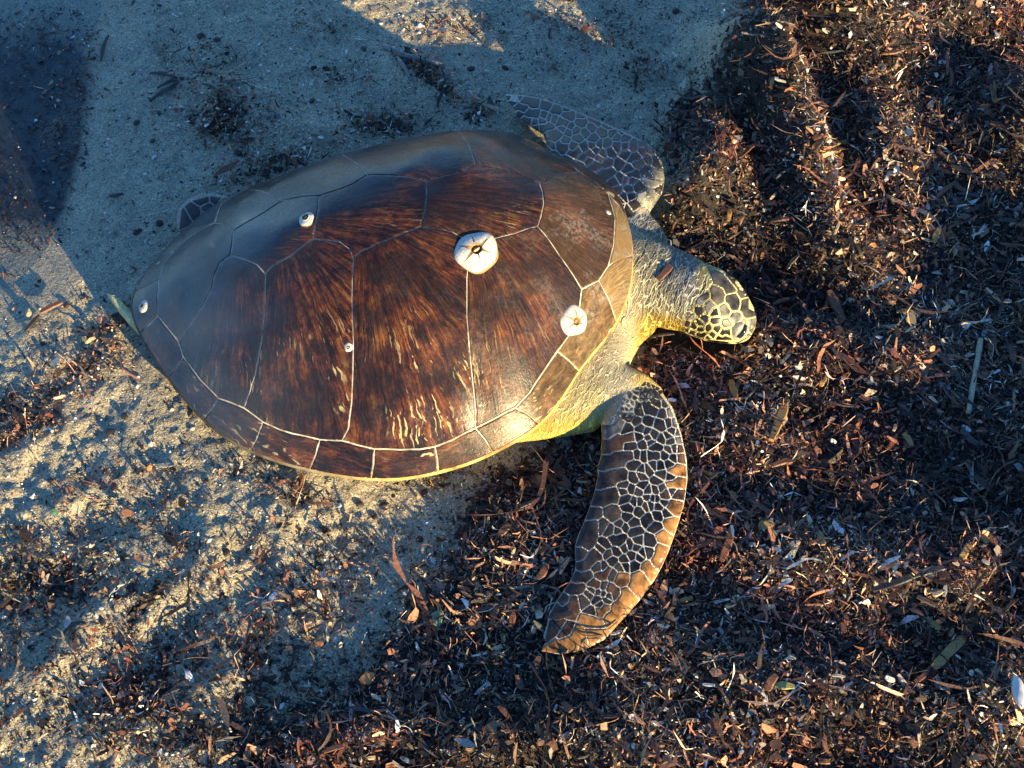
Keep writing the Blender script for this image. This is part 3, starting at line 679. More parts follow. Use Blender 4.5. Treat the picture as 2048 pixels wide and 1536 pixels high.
# skin pigment
def pig(U, Vv, Z):
    c = np.tile([.48, .42, .25], (len(U), 1))                   # shoulder: grey cream
    def lay(col, m): 
        nonlocal c; c = c*(1-m[:, None])+np.array(col)*m[:, None]
    def lin(a, b, x0, y0, dx, dy): return sstep(a, b, (U-x0)*dx+(Vv-y0)*dy)
    neckm = sstep(1262, 1300, U)*sstep(1455, 1400, U)*sstep(700, 660, Vv)
    lay((.48, .43, .26), neckm); lay((.36, .35, .29), neckm*sstep(1320, 1370, U)*sstep(640, 590, Vv))
    yl = sstep(575, 640, Vv+(U-1330)*.12)*sstep(1250, 1290, U)*sstep(1420, 1360, U)*sstep(.085, .06, Z)
    lay((.70, .44, .008), yl)
    ys = sstep(-75, -15, (Vv-(882-(U-1060)*.16)))*sstep(1000, 1040, U)*sstep(1225, 1190, U)
    lay((.70, .46, .012), ys)
    lay((.55, .44, .10), sstep(-150, -60, (Vv-(882-(U-1060)*.16)))*sstep(1000, 1040, U)*sstep(1225, 1190, U)*(1-ys)*.7)
    nf = sstep(745, 850, Vv)*sstep(1195, 1250, U+(Vv-850)*.4)*(Vv > 740)
    lay((.56, .52, .42), np.clip(nf, 0, 1))
    ff = (sstep(470, 425, Vv)*sstep(980, 1010, U))*sstep(1345, 1325, U)
    lay((.46, .46, .43), ff)
    hd = inside(np.stack([U, Vv], 1), np.array([(1395, 490), (1440, 520), (1480, 555), (1530, 640), (1510, 700), (1370, 700), (1372, 650), (1400, 580)]))
    lay((.66, .55, .18), hd.astype(float))
    lay((.66, .54, .18), hd*sstep(668, 684, Vv))
    lay((.62, .50, .17), sstep(360, 320, U)*sstep(560, 590, Vv)); lay((.13, .13, .125), sstep(520, 480, U)*sstep(500, 470, Vv))
    return np.clip(c, 0, 1)
tint = pig(BP[:, 0], BP[:, 1], BV[:, 2])
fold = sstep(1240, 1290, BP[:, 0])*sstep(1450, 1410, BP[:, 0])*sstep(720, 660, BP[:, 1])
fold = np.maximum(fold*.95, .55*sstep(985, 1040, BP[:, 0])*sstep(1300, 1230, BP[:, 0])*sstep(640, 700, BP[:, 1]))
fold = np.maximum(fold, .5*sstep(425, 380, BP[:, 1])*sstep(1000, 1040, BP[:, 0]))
# coordinates along / across the neck and shoulder folds
nvc = np.stack([(BV-nc)@NV, (BV-nc)@NS, (BV-nc)@NU], 1)
shm = sstep(640, 720, BP[:, 1])[:, None]
sd_ = (at(1180, 860)-at(1250, 700)); sd_ /= np.linalg.norm(sd_); sp_ = np.array([-sd_[1], sd_[0], 0])
nvc = nvc*(1-shm)+shm*np.stack([(BV-nc)@sp_, (BV-nc)@sd_, BV[:, 2]], 1)
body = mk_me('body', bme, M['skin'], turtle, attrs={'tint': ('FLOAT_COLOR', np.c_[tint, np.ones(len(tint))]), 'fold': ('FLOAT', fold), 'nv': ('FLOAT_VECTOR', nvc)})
bvh = BVHTree.FromPolygons([tuple(v) for v in BV], [tuple(p.vertices) for p in bme.polygons])
cvec = Vector(CAM)
def hit(u, v):
    r = bvh.ray_cast(cvec, Vector(ray(u, v)))
    return r[0], r[1]
def hit_near(u, v, cu, cv):
    for k in (0, .06, .12, .2, .3, .4, .55):
        a, b = u+(cu-u)*k, v+(cv-v)*k; l, n_ = hit(a, b)
        if l is not None: return l, n_
    return None, None

# ---------------------------------------------------------------- scales
def voronoi(seeds, box):
    x0, y0, x1, y1 = box; cells = []
    S_ = np.array(seeds)
    for i, s in enumerate(S_):
        poly = [np.array(p, float) for p in ((x0, y0), (x1, y0), (x1, y1), (x0, y1))]
        d = np.hypot(*(S_-s).T); od = np.argsort(d)
        for j in od[1:60]:
            m = (S_[j]+s)/2; nrm = S_[j]-s
            R_ = max(np.hypot(*(p-s)) for p in poly)
            if d[j] > 2*R_: break
            o = []
            for a, b in zip(poly, poly[1:]+poly[:1]):
                da = (a-m)@nrm; db = (b-m)@nrm
                if da <= 0: o.append(a)
                if (da < 0) != (db < 0) and abs(da-db) > 1e-12: o.append(a+(b-a)*da/(da-db))
            poly = o
            if len(poly) < 3: break
        cells.append(poly)
    return cells
def union(polys):
    E_ = {}; key = lambda p: (round(p[0], 1), round(p[1], 1)); pos = {}
    for poly in polys:
        poly = list(ccw(np.array(poly))); ks = []
        for p in poly:
            k = key(p)
            if not ks or ks[-1] != k: ks.append(k)
            pos[k] = p
        for a, b in zip(ks, ks[1:]+ks[:1]):
            if a == b: continue
            if (b, a) in E_: del E_[(b, a)]
            else: E_[(a, b)] = 1
    nxt = {a: b for a, b in E_}
    if not nxt: return None
    best = []
    left = dict(nxt)
    while left:
        a = next(iter(left)); ch = []
        while a in left:
            ch.append(a); a = left.pop(a)
        if len(ch) > len(best): best = ch
    return np.array([pos[k] for k in best])
def nearest_on(poly, p):
    best = None; bd = 1e9
    for a, b in zip(poly, np.roll(poly, -1, 0)):
        d = b-a; t = np.clip(((p-a)@d)/max(d@d, 1e-9), 0, 1); q = a+t*d; e = np.hypot(*(p-q))
        if e < bd: bd, best = e, q
    return best, bd
TINT = {'d': (.026, .021, .017), 'o': (.23, .11, .030), 'b': (.055, .030, .017), 'g': (.10, .095, .082), 'k': (.014, .012, .011), 'y': (.17, .155, .11), 'w': (.30, .28, .22), 'h': (.060, .052, .038), 'e': (.035, .026, .020)}
def scales(outline, groups, fill_n, fill_r, gapf, name, raise_=.0005, step=9., inner_pad=2.0, fill_in=None, fill_cls='ddk', join=None):
    JV, JF, JC, JE = [], [], [], []
    out_ = np.array(outline, float); seeds = []; own = []
    for gi, (pts, cls, gap) in enumerate(groups):
        for p in pts: seeds.append(np.array(p, float)); own.append(gi)
    groups = list(groups); tries = 0; cnt = 0
    lo, hi = out_.min(0), out_.max(0)
    while cnt < fill_n and tries < 9000:
        tries += 1
        p = lo+rng.random(2)*(hi-lo)
        if not inside(p, out_)[0]: continue
        if fill_in is not None and not inside(p, np.array(fill_in, float))[0]: continue
        r = fill_r(p) if callable(fill_r) else fill_r
        S_ = np.array(seeds) if seeds else np.zeros((0, 2))
        if len(S_) and np.min(np.hypot(*(S_-p).T)) < r: continue
        seeds.append(p); own.append(len(groups)); groups.append(([p], random.choice(fill_cls), gapf)); cnt += 1
    ns = len(seeds); gh_ = []
    for p in list(seeds):
        q, d = nearest_on(out_, p)
        if d < 75: gh_.append(q+(q-p)*1.0)
    allp = seeds+[g_ for g_ in gh_ if not inside(g_, out_)[0]]
    cells = voronoi(allp, (lo[0]-60, lo[1]-60, hi[0]+60, hi[1]+60))
    for gi, (pts, cls, gap) in enumerate(groups):
        polys = [cells[i] for i in range(ns) if own[i] == gi and len(cells[i]) >= 3]
        if not polys or cls == 'x': continue
        poly = union(polys) if len(polys) > 1 else np.array(polys[0])
        if poly is None or len(poly) < 3: continue
        poly = dedupe(ccw(poly), 1.2)
        poly = np.array([p if inside(p, out_)[0] else nearest_on(out_, p)[0] for p in poly])
        poly = dedupe(poly, 1.0)
        if len(poly) < 3 or abs(area(poly)) < 40: continue
        q = inset(densify(poly, 6.), gap); q = dedupe(q, .6)
        if len(q) < 3 or area(q) < 14: continue
        q = chaikin(dedupe(q, 2.0), .25)
        try: v, f, d = plate2d(q, step, min(1.3, math.sqrt(area(q))*.12))
        except Exception as ex: continue
        if not f: continue
        P = []; ok = True; zs = []; cu, cv = v.mean(0)
        for (a, b), e in zip(v, d):
            l, n_ = hit_near(a, b, cu, cv)
            if l is None: ok = False; break
            if n_.dot(cvec-l) < 0: n_ = -n_
            zs.append((l-cvec).length)
            r_ = -.0006 if e < 1e-4 else min(raise_, .0003+e*.00025)
            P.append(l+n_*r_)
        if not ok or max(zs)-min(zs) > .09: continue
        base = np.array(TINT[cls])*rng.uniform(.75, 1.3)
        if cls == 'b' or cls == 'o':
            # brown scales darken towards the middle of the flipper: pigment, so per scale
            pass
        c4 = np.tile(np.r_[base, 1], (len(P), 1))
        if join:
            k0 = len(JV); JV += P; JF += [tuple(k0+i for i in t_) for t_ in f]; JC += list(c4); JE += list(np.clip(d/6, 0, 1)); continue
        mk(name, P, f, M['scale'], body, attrs={'tint': ('FLOAT_COLOR', c4), 'edge': ('FLOAT', np.clip(d/6, 0, 1))})
    if join and JV:
        jo = mk(join, JV, JF, M['scale'], body, attrs={'tint': ('FLOAT_COLOR', JC), 'edge': ('FLOAT', JE)}); jo['kind'] = 'stuff'
def z6(*p): return [(980+a/2.561, 740+b/2.56) for a, b in p]
def z7(*p): return [(980+a/5.12, 160+b/5.12) for a, b in p]
def z5(*p): return [(1200+a/4.267, 380+b/4.267) for a, b in p]
G = []
def a6(cls, *p, gap=.6): G.append((z6(*p), cls, gap))
for cls, pts in [('g', [(610, 315), (670, 280)]), ('b', [(590, 395), (650, 375), (720, 350)]), ('d', [(590, 470), (660, 460), (725, 440)]), ('d', [(570, 570), (620, 562), (675, 548)]), ('d', [(545, 660), (590, 655), (635, 640)]),
                 ('d', [(535, 740)]), ('d', [(625, 735), (640, 750)]), ('d', [(470, 870), (500, 830), (535, 800), (500, 885)]), ('d', [(580, 800)]), ('d', [(465, 945)]), ('d', [(480, 1005), (520, 975), (550, 950)]), ('d', [(450, 1065), (495, 1060)]), ('d', [(420, 1120), (460, 1120)]),
                 ('d', [(380, 1180)]), ('b', [(340, 1225), (400, 1220), (430, 1190)]), ('k', [(300, 1340), (350, 1320)]), ('o', [(330, 1420), (400, 1395), (450, 1370)]), ('b', [(380, 1340)]),
                 ('o', [(540, 1300), (520, 1270)]), ('o', [(590, 1215), (560, 1240)]), ('o', [(560, 1370), (540, 1350)]), ('b', [(640, 1150), (610, 1130)]), ('o', [(680, 1180), (700, 1150), (650, 1220), (620, 1270)]), ('o', [(755, 1080), (745, 1110), (770, 1060)]),
                 ('o', [(680, 1075), (665, 1060)]), ('o', [(800, 1010), (815, 1030)]), ('o', [(870, 950), (860, 980), (880, 920)]), ('o', [(885, 855), (900, 870)]), ('o', [(920, 780), (935, 800)]), ('o', [(945, 690), (930, 715)]), ('b', [(955, 640)]), ('b', [(905, 635), (890, 650)]), ('o', [(955, 580), (930, 585)]), ('o', [(965, 510), (940, 520)]),
                 ('b', [(980, 450)]), ('b', [(975, 405)]), ('g', [(975, 360)]), ('g', [(968, 320)]), ('g', [(950, 275)]), ('g', [(925, 215)]), ('g', [(900, 170)]), ('k', [(840, 205), (810, 200)]), ('k', [(885, 285), (870, 280)]), ('k', [(915, 340)]), ('k', [(840, 395), (860, 395)]), ('k', [(810, 265)]), ('k', [(800, 315)]), ('k', [(815, 350)]),
                 ('k', [(850, 440), (820, 440)]), ('d', [(920, 410)]), ('k', [(870, 490)]), ('d', [(920, 480)]), ('d', [(880, 540)]), ('k', [(780, 515)]), ('k', [(740, 555)]), ('k', [(720, 610)]), ('k', [(780, 600)]), ('k', [(700, 660)]), ('k', [(715, 705)]), ('k', [(705, 760)]), ('k', [(690, 805)]), ('k', [(670, 860), (640, 870), (670, 890)]),
                 ('k', [(740, 830)]), ('k', [(730, 955)]), ('k', [(650, 930)]), ('k', [(630, 980)]), ('k', [(690, 1000)]), ('k', [(785, 940)]), ('k', [(850, 800)]), ('k', [(860, 750)]), ('k', [(865, 695)]), ('k', [(820, 880)]), ('b', [(600, 1030), (570, 1050)]), ('b', [(550, 1110), (530, 1100)]), ('d', [(480, 1180)]), ('d', [(510, 1150)])]:
    a6(cls, *pts)
fr = lambda p: 9.0 if p[1] > 850 else 12.0
NF_IN = z6((760, 60), (900, 110), (985, 300), (985, 480), (930, 700), (860, 900), (700, 1050), (560, 1230), (430, 1290), (530, 1060), (600, 850), (660, 680), (720, 500), (700, 260))
for p_ in [(1240, 788), (1258, 802), (1252, 768), (1232, 815), (1222, 836), (1272, 785), (1262, 822), (1246, 805), (1285, 772)]: G.append(([p_], 'x', .7))
scales(NFL, G, 75, fr, .55, 'scale', fill_in=NF_IN)
scales(z6((640, 250), (700, 130), (800, 55), (880, 95), (915, 150), (860, 165), (790, 190), (770, 240), (720, 265)), [], 48, 7.5, .95, 'scale', step=6, fill_cls='ggye', join='small_scales')
G = []
for cls, pts in [('b', [(250, 185), (350, 200), (450, 235)]), ('d', [(570, 250), (600, 270)]), ('d', [(650, 300), (700, 300)]), ('d', [(780, 350), (820, 370)]), ('k', [(240, 240)]), ('k', [(270, 275), (330, 290)]), ('b', [(300, 350), (400, 350), (460, 350)]), ('d', [(360, 410), (400, 415)]), ('d', [(450, 430)]), ('d', [(540, 480), (600, 470)]),
                 ('d', [(620, 560), (700, 560), (660, 600)]), ('d', [(560, 370)]), ('d', [(600, 385)]), ('d', [(650, 400)]), ('d', [(720, 430), (770, 450)]), ('k', [(820, 480)]), ('d', [(880, 520)]), ('d', [(920, 430), (950, 440)]), ('k', [(1030, 480)]), ('d', [(900, 590)]), ('b', [(930, 360)]), ('b', [(1050, 400), (1100, 420)]), ('b', [(1190, 460), (1250, 480)]),
                 ('b', [(1350, 530)]), ('d', [(1260, 530)]), ('d', [(1370, 590)]), ('d', [(1460, 680)]), ('b', [(1620, 710), (1680, 740)]), ('g', [(1700, 800), (1720, 860)]), ('d', [(1450, 800), (1500, 790)]), ('d', [(1500, 860), (1550, 850)]), ('k', [(1430, 910), (1400, 920)]), ('k', [(1430, 970), (1480, 960)]), ('k', [(1450, 1030)]), ('k', [(1510, 1100), (1540, 1100)]), ('k', [(1430, 1120)]), ('k', [(1440, 1185)]),
                 ('y', [(1560, 1190), (1600, 1230)]), ('y', [(1620, 1030), (1680, 1060)]), ('y', [(1700, 970), (1680, 950)]), ('g', [(1480, 1280)]), ('y', [(1550, 1370)]), ('y', [(1640, 1160), (1690, 1190)]), ('d', [(1590, 930)]), ('g', [(1100, 870), (1200, 850), (1050, 900)]), ('g', [(1030, 760), (960, 800)]), ('g', [(900, 720), (850, 760)]), ('g', [(700, 660), (760, 680)]), ('g', [(860, 680)]), ('g', [(1230, 950), (1150, 970)])]:
    G.append((z7(*pts), {'g': 'd', 'b': 'e'}.get(cls, cls), .6))
scales(FFL, G, 60, lambda p: 10, .5, 'scale', fill_cls='ddde')
scales(RFL, [], 14, 14, .6, 'scale', fill_cls='ddb')
# head
HEAD = z5((900, 570), (960, 590), (1120, 690), (1200, 770), (1270, 890), (1320, 1000), (1340, 1110), (1330, 1200), (1280, 1260), (1180, 1285), (1080, 1290), (960, 1285), (850, 1265), (760, 1235), (710, 1190), (720, 1120), (800, 1030), (820, 920), (920, 860), (960, 790), (930, 690))
G = []
for cls, gap, pts in [('h', 1.0, [(1010, 730), (1060, 780), (1110, 840)]), ('h', 1.0, [(1120, 730), (1170, 790), (1225, 870)]), ('h', 1.0, [(970, 610), (1040, 660)]), ('h', 1.1, [(1010, 890), (1000, 930)]), ('h', 1.1, [(1130, 930), (1150, 980)]), ('h', 1.1, [(1250, 980), (1270, 1050), (1240, 1000)]), ('h', 1.0, [(1300, 980)]),
                      ('g', 2.2, [(880, 920), (860, 950)]), ('g', 2.4, [(940, 990), (930, 1020)]), ('y', 2.0, [(1060, 1030)]), ('g', 2.2, [(1160, 1090)]), ('k', 2.6, [(975, 1050)]), ('k', 2.6, [(855, 1030)]), ('k', 2.8, [(980, 1115)]), ('k', 2.0, [(890, 1105)]), ('k', 2.0, [(860, 1140)]), ('k', 2.8, [(800, 1165)]), ('k', 2.0, [(858, 1190)]), ('k', 3.0, [(925, 1180)]),
                      ('d', 3.0, [(1080, 1145)]), ('k', 2.0, [(1000, 1190)]), ('k', 2.4, [(850, 1240), (880, 1240)]), ('k', 2.2, [(960, 1235)]), ('k', 1.8, [(1050, 1222), (1090, 1215)]), ('k', 2.0, [(1020, 1270), (1070, 1262)]), ('k', 2.0, [(745, 1140)]), ('k', 2.0, [(735, 1210)]), ('k', 1.8, [(785, 1220)]), ('k', 1.8, [(920, 1272)]),
                      ('y', 1.4, [(1190, 1180), (1150, 1210), (1230, 1150)]), ('g', 1.6, [(1290, 1180), (1290, 1140)]), ('g', 1.6, [(1240, 1240)]), ('y', 2.0, [(760, 1080)])]:
    G.append((z5(*pts), cls, gap*.58))
scales(HEAD, G, 0, 9, 1, 'scale', step=8)
# eye: lids and the wet slit between them
def ribbon(name, pts, wid, mat, lift=.0008, zfn=hit, bulge=.0, parent=None):
    V = []; F = []; m = 7
    pts = np.array(pts, float); k = len(pts)
    tang = np.gradient(pts, axis=0); nor = np.stack([-tang[:, 1], tang[:, 0]], 1); nor /= np.linalg.norm(nor, axis=1, keepdims=True)
    for i in range(k):
        for j in range(m):
            t = j/(m-1)*2-1; p = pts[i]+nor[i]*wid[i]*t; l, n_ = zfn(*p)
            if l is None: l, n_ = hit_near(*p, 1420, 610)
            if n_.dot(cvec-l) < 0: n_ = -n_
            V.append(l+n_*(lift+bulge*(1-t*t)*math.sin(math.pi*(i+.5)/k)))
    for i in range(k-1):
        for j in range(m-1): F.append((i*m+j, i*m+j+1, (i+1)*m+j+1, (i+1)*m+j))
    return mk(name, V, F, mat, parent or body)
ribbon('upper_eyelid', z5((1150, 1235), (1160, 1195), (1185, 1160), (1215, 1140)), [4, 9, 9, 4], M['lid'], .0006, bulge=.0065)
ribbon('lower_eyelid', z5((1205, 1250), (1225, 1225), (1248, 1195), (1255, 1160)), [2.5, 5.5, 5.5, 2.5], M['lid'], .0006, bulge=.005)
ribbon('eye', z5((1175, 1250), (1200, 1225), (1225, 1190), (1238, 1150)), [1.4, 4.2, 4.2, 1.4], M['eye'], .0022, bulge=.0030)
ribbon('mouth_line', z5((800, 1262), (930, 1293), (1060, 1305), (1180, 1300), (1260, 1282), (1310, 1250)), [.6, 1, 1.1, 1.1, 1.0, .5], M['dark'], .0006)

# =================================================================== BARNACLES
def barnacle(u, v, rpx, label, tilt=0, plates=6, h=.44, hole=.25, rays=True, ell=.0):
    s, n = pick(u, v); z = float(shell_h(s, n)); c = shw(s, n, z); nr = shell_nrm(np.array(s), np.array(n))
    R_ = rpx*DIST/FPX*.93
    root = bpy.data.objects.new('barnacle', None); COL.objects.link(root)
    q = Vector(nr).to_track_quat('Z', 'Y'); root.rotation_euler = (q @ Matrix.Rotation(tilt, 3, 'Z').to_quaternion()).to_euler(); root.location = tuple(c-nr*.001)
    tag(root, label, 'barnacle', 'barnacles on the turtle shell')
    def prof(t): return R_*h*(1-t**2.1)**.75
    def add(nm, V, F, mat):
        me = bpy.data.meshes.new(nm); me.from_pydata([tuple(x) for x in V], [], F); me.materials.append(mat)
        me.polygons.foreach_set('use_smooth', np.ones(len(me.polygons), bool)); o = bpy.data.objects.new(nm, me); COL.objects.link(o); o.parent = root; return o
    K = 48; ts = [1.09, 1.0, .97, .9, .75, .6, .45, hole]
    wob = [1+.035*math.sin(3*a*2*math.pi/K+1)+.03*math.sin(5*a*2*math.pi/K)+ell*math.cos(2*a*2*math.pi/K) for a in range(K)]
    def ring(t, dz=0, lo=0): return [(R_*t*wob[k]*math.cos(2*math.pi*k/K), R_*t*wob[k]*math.sin(2*math.pi*k/K), prof(min(t, 1))+dz-(.05*R_ if t > 1 else -.03*R_ if t > .99 else 0)) for k in range(K)]
    V = []; F = []
    for t in ts: V += ring(t, -.012*R_)
    V += ring(hole*.8, -.25*R_); V += [(0, 0, prof(hole)-.42*R_)]
    m = len(ts)+1
    for j in range(m-1): F += [(j*K+k, j*K+(k+1) % K, (j+1)*K+(k+1) % K, (j+1)*K+k) for k in range(K)]
    F += [((m-1)*K+k, (m-1)*K+(k+1) % K, m*K) for k in range(K)]
    add('stained_wall', V, F, M['stain'])
    rayk = [random.choice((.5, 1.0, 1.5, 1.2)) for _ in range(plates)]
    for i in range(plates):
        a0 = 2*math.pi*i/plates+.2+random.uniform(-.0, .0); a1 = a0+2*math.pi/plates; V = []; F = []; na = 7; tt = [1.03, 1.0, .95, .85, .7, .55, .42, hole+.03]
        for t in tt:
            gp = ((.16 if rays else .02)*max(0, .80-t)/max(t, .25)*.9*rayk[i]+.003)
            for j in range(na):
                a = a0+gp+(a1-a0-2*gp)*j/(na-1); kk = a/(2*math.pi)*K; w_ = 1+.035*math.sin(3*a+1)+.03*math.sin(5*a)+ell*math.cos(2*a)
                arch = .012*R_*(1-abs(2*j/(na-1)-1)**2.5)
                zz = (prof(min(t, 1))+arch+.012*R_) if t < 1.02 else -.06*R_
                V.append((R_*t*w_*math.cos(a), R_*t*w_*math.sin(a), zz))
        for r in range(len(tt)-1):
            F += [(r*na+j, r*na+j+1, (r+1)*na+j+1, (r+1)*na+j) for j in range(na-1)]
        add('plate', V, F, M['plate'])
    for sgn in (-1, 1):
        V = []; F = []; w = hole*R_*.62; nl = 9
        for j in range(nl):
            x = (j/(nl-1)*2-1)*w*1.1; ww = w*.8*math.sqrt(max(0, 1-(2*j/(nl-1)-1)**2))
            V += [(x, sgn*.06*w, prof(hole)-.02*R_), (x, sgn*(.06*w+ww*.5), prof(hole)-.06*R_), (x, sgn*(.06*w+ww), prof(hole)-.20*R_)]
        for j in range(nl-1):
            b = 3*j; F += [(b, b+1, b+4, b+3), (b+1, b+2, b+5, b+4)]
        add('valve', V, F, M['valve'])
    return root
barnacle(952, 503, 43, 'largest white barnacle with brown star rays on the brown shell ridge', .3, ell=.06)
barnacle(1148, 642, 32, 'white barnacle with orange brown centre on the shell edge by the neck', .9)
barnacle(613, 438, 18, 'chipped white barnacle with grey hollow on the shaded rear of the shell', .5, hole=.42, rays=False, ell=.08)
barnacle(697, 695, 10, 'tiny round white barnacle beside a seam in the middle of the brown shell', .2, hole=.36, rays=False)
barnacle(287, 613, 15, 'bluish white ribbed barnacle on the shell above the tail', .1, hole=.25)
barnacle(1217, 425, 8, 'small white barnacle on the front shell near the far flipper', .1, rays=False)
barnacle(316, 526, 6, 'pinhead sized white barnacle on the rear shell edge', .1, rays=False)

# =================================================================== LITTER
def mask_at(x, y):
    i = np.clip(np.searchsorted(gx, x)-1, 0, nx-2); j = np.clip(np.searchsorted(gy, y)-1, 0, ny-2)
    k = j*nx+i; return WR[k], SILT[k], WET[k]
bodyout = [np.array(p, float) for p in (NFL, FFL, SHO, RFL, TAIL)]
def clear_of_turtle(x, y):
    ok = np.ones(len(x), bool); l0 = (np.stack([x, y, 0*x], 1)-T0); s = l0@ax; n = l0@nn
    ph = np.arctan2(n, s-SC); ok &= np.hypot(s-SC, n) > np.interp(ph, PHe, Re)*.90
    for i in np.nonzero(ok)[0]:
        r = bvh.ray_cast(Vector((x[i], y[i], .4)), Vector((0, 0, -1)))
        if r[0] is not None: ok[i] = False
    return ok
PAL = np.array([(.020, .013, .010), (.035, .020, .013), (.095, .044, .028), (.19, .075, .040), (.28, .125, .065), (.38, .21, .11), (.48, .33, .20), (.50, .42, .34), (.58, .54, .49), (.09, .08, .07)])
PW = np.array([.20, .17, .13, .12, .10, .09, .06, .04, .025, .065]); PW /= PW.sum()
def flakes(name, n, accept, Lr, Wr, tilt, lift, pw,  xr=(-1.0, 1.0), yr=(-.66, 1.0), label=None, seg=2, zoff=0, matk='flake', arc_=.25, curl_=.28, tap=.55):
    x = rng.uniform(*xr, n); y = rng.uniform(*yr, n)
    w, si, we = mask_at(x, y); k = rng.random(n) < accept(w, si, we, x, y)
    x, y = x[k], y[k]; k = clear_of_turtle(x, y); x, y = x[k], y[k]; n = len(x)
    L_ = np.exp(rng.normal(np.log(Lr[0]), Lr[1], n)); W_ = np.minimum(np.exp(rng.normal(np.log(Wr[0]), Wr[1], n)), L_)
    m = seg+1
    tx = np.tile(np.repeat(np.linspace(-.5, .5, m), 2), (n, 1)); ty = np.tile([-.5, .5]*m, (n, 1)).astype(float)
    tx = tx+rng.normal(0, .07, tx.shape); ty = ty*(1+rng.normal(0, .38, ty.shape))*np.tile(np.repeat(1-tap*np.abs(np.linspace(-1, 1, m))**2, 2), (n, 1))
    lx = tx*L_[:, None]; ly = ty*W_[:, None]
    curl = rng.normal(0, curl_, n); lz = curl[:, None]*L_[:, None]*(tx**2-.08)*1.4+rng.normal(0, .05, tx.shape)*W_[:, None]
    ly = ly+(rng.normal(0, arc_, n)*L_)[:, None]*tx**2+(rng.normal(0, arc_*1.2, n)*L_)[:, None]*tx**3*2
    roll = rng.normal(0, tilt, n); pit = rng.normal(0, tilt*.8, n); yaw = rng.uniform(0, 2*np.pi, n)
    def rot(a, b, t): c, s = np.cos(t)[:, None], np.sin(t)[:, None]; return a*c-b*s, a*s+b*c
    ly, lz = rot(ly, lz, roll); lx, lz = rot(lx, lz, pit); lx, ly = rot(lx, ly, yaw)
    z0 = gh(x, y)+zoff+np.abs(rng.normal(0, lift, n))+.25*np.abs(np.sin(pit))*L_+.3*np.abs(np.sin(roll))*W_
    V = np.stack([lx+x[:, None], ly+y[:, None], lz+z0[:, None]], -1).reshape(-1, 3)
    b = (np.arange(n)*2*m)[:, None, None]; q = np.array([[2*i, 2*i+2, 2*i+3, 2*i+1] for i in range(seg)])[None]
    Q = (b+q).reshape(-1, 4)
    c = PAL[rng.choice(len(PAL), n, p=pw)]*rng.uniform(.7, 1.35, (n, 1)); c = np.repeat(np.c_[c, np.ones(n)], 2*m, 0)
    tone = np.clip(.98+1.2*fbm(x+11, y-4, 7, 4), .35, 1.6); red = fbm(x-3, y+6, 12, 3)
    c[:, :3] *= np.repeat(tone, 2*m)[:, None]; c[:, 1:3] *= np.repeat(1-.28*np.clip(red*2, -.3, 1), 2*m)[:, None]; c = np.clip(c, 0, .8)
    o = mk_me(name, np_mesh(name, V, Q), M[matk], smooth=False, attrs={'tint': ('FLOAT_COLOR', c)})
    o['kind'] = 'stuff'; o['label'] = label; o['category'] = 'litter'
    return o
flakes('wrack_litter', 210000, lambda w, s, e, x, y: np.clip(w*1.15-.1, 0, 1), (.0046, .55), (.0026, .5), .75, .004, PW, label='dense dark brown crumbs of dried seaweed covering the beach')
flakes('wrack_flakes', 24000, lambda w, s, e, x, y: np.clip(w*1.15-.15, 0, 1), (.013, .42), (.0050, .4), .55, .006, PW, label='larger brown flakes of seaweed and bark strewn over the crumbs')
flakes('wrack_fibre', 80000, lambda w, s, e, x, y: np.clip(w*1.1-.15, 0, 1), (.016, .5), (.0008, .3), .6, .006, PW, seg=4, arc_=.6, label='thin brown plant fibres tangled through the seaweed litter')
PT = np.array([.30, .25, .18, .12, .06, .04, .02, .01, 0, .02])
flakes('wrack_strands', 9000, lambda w, s, e, x, y: np.clip(w*1.2-.25, 0, 1), (.034, .45), (.0030, .35), .22, .006, PT, seg=8, arc_=.7, curl_=.25, tap=.35, label='long curling strands of dark seagrass matted into the litter')
PS = np.array([.2, .2, .14, .08, .05, .05, .06, .08, .08, .06]); PS /= PS.sum()
flakes('sand_litter', 70000, lambda w, s, e, x, y: np.clip(.16+.8*np.clip(w*1.6, 0, 1)+.9*np.clip(fbm(x+2, y+2, 16, 3)-.12, 0, 1), 0, 1)*(1-.75*e), (.0034, .5), (.0020, .4), .45, .001, PS, label='small dark plant crumbs scattered over the grey sand')
flakes('silt_litter', 9000, lambda w, s, e, x, y: np.where(s > .08, .9, .06)*e, (.0060, .5), (.0028, .4), .3, .001, np.array([.4, .3, .15, .05, .02, .02, .02, .01, .01, .02]), xr=(-1.0, -.4), yr=(0, 1.0), label='dark plant crumbs lying under the shallow water')
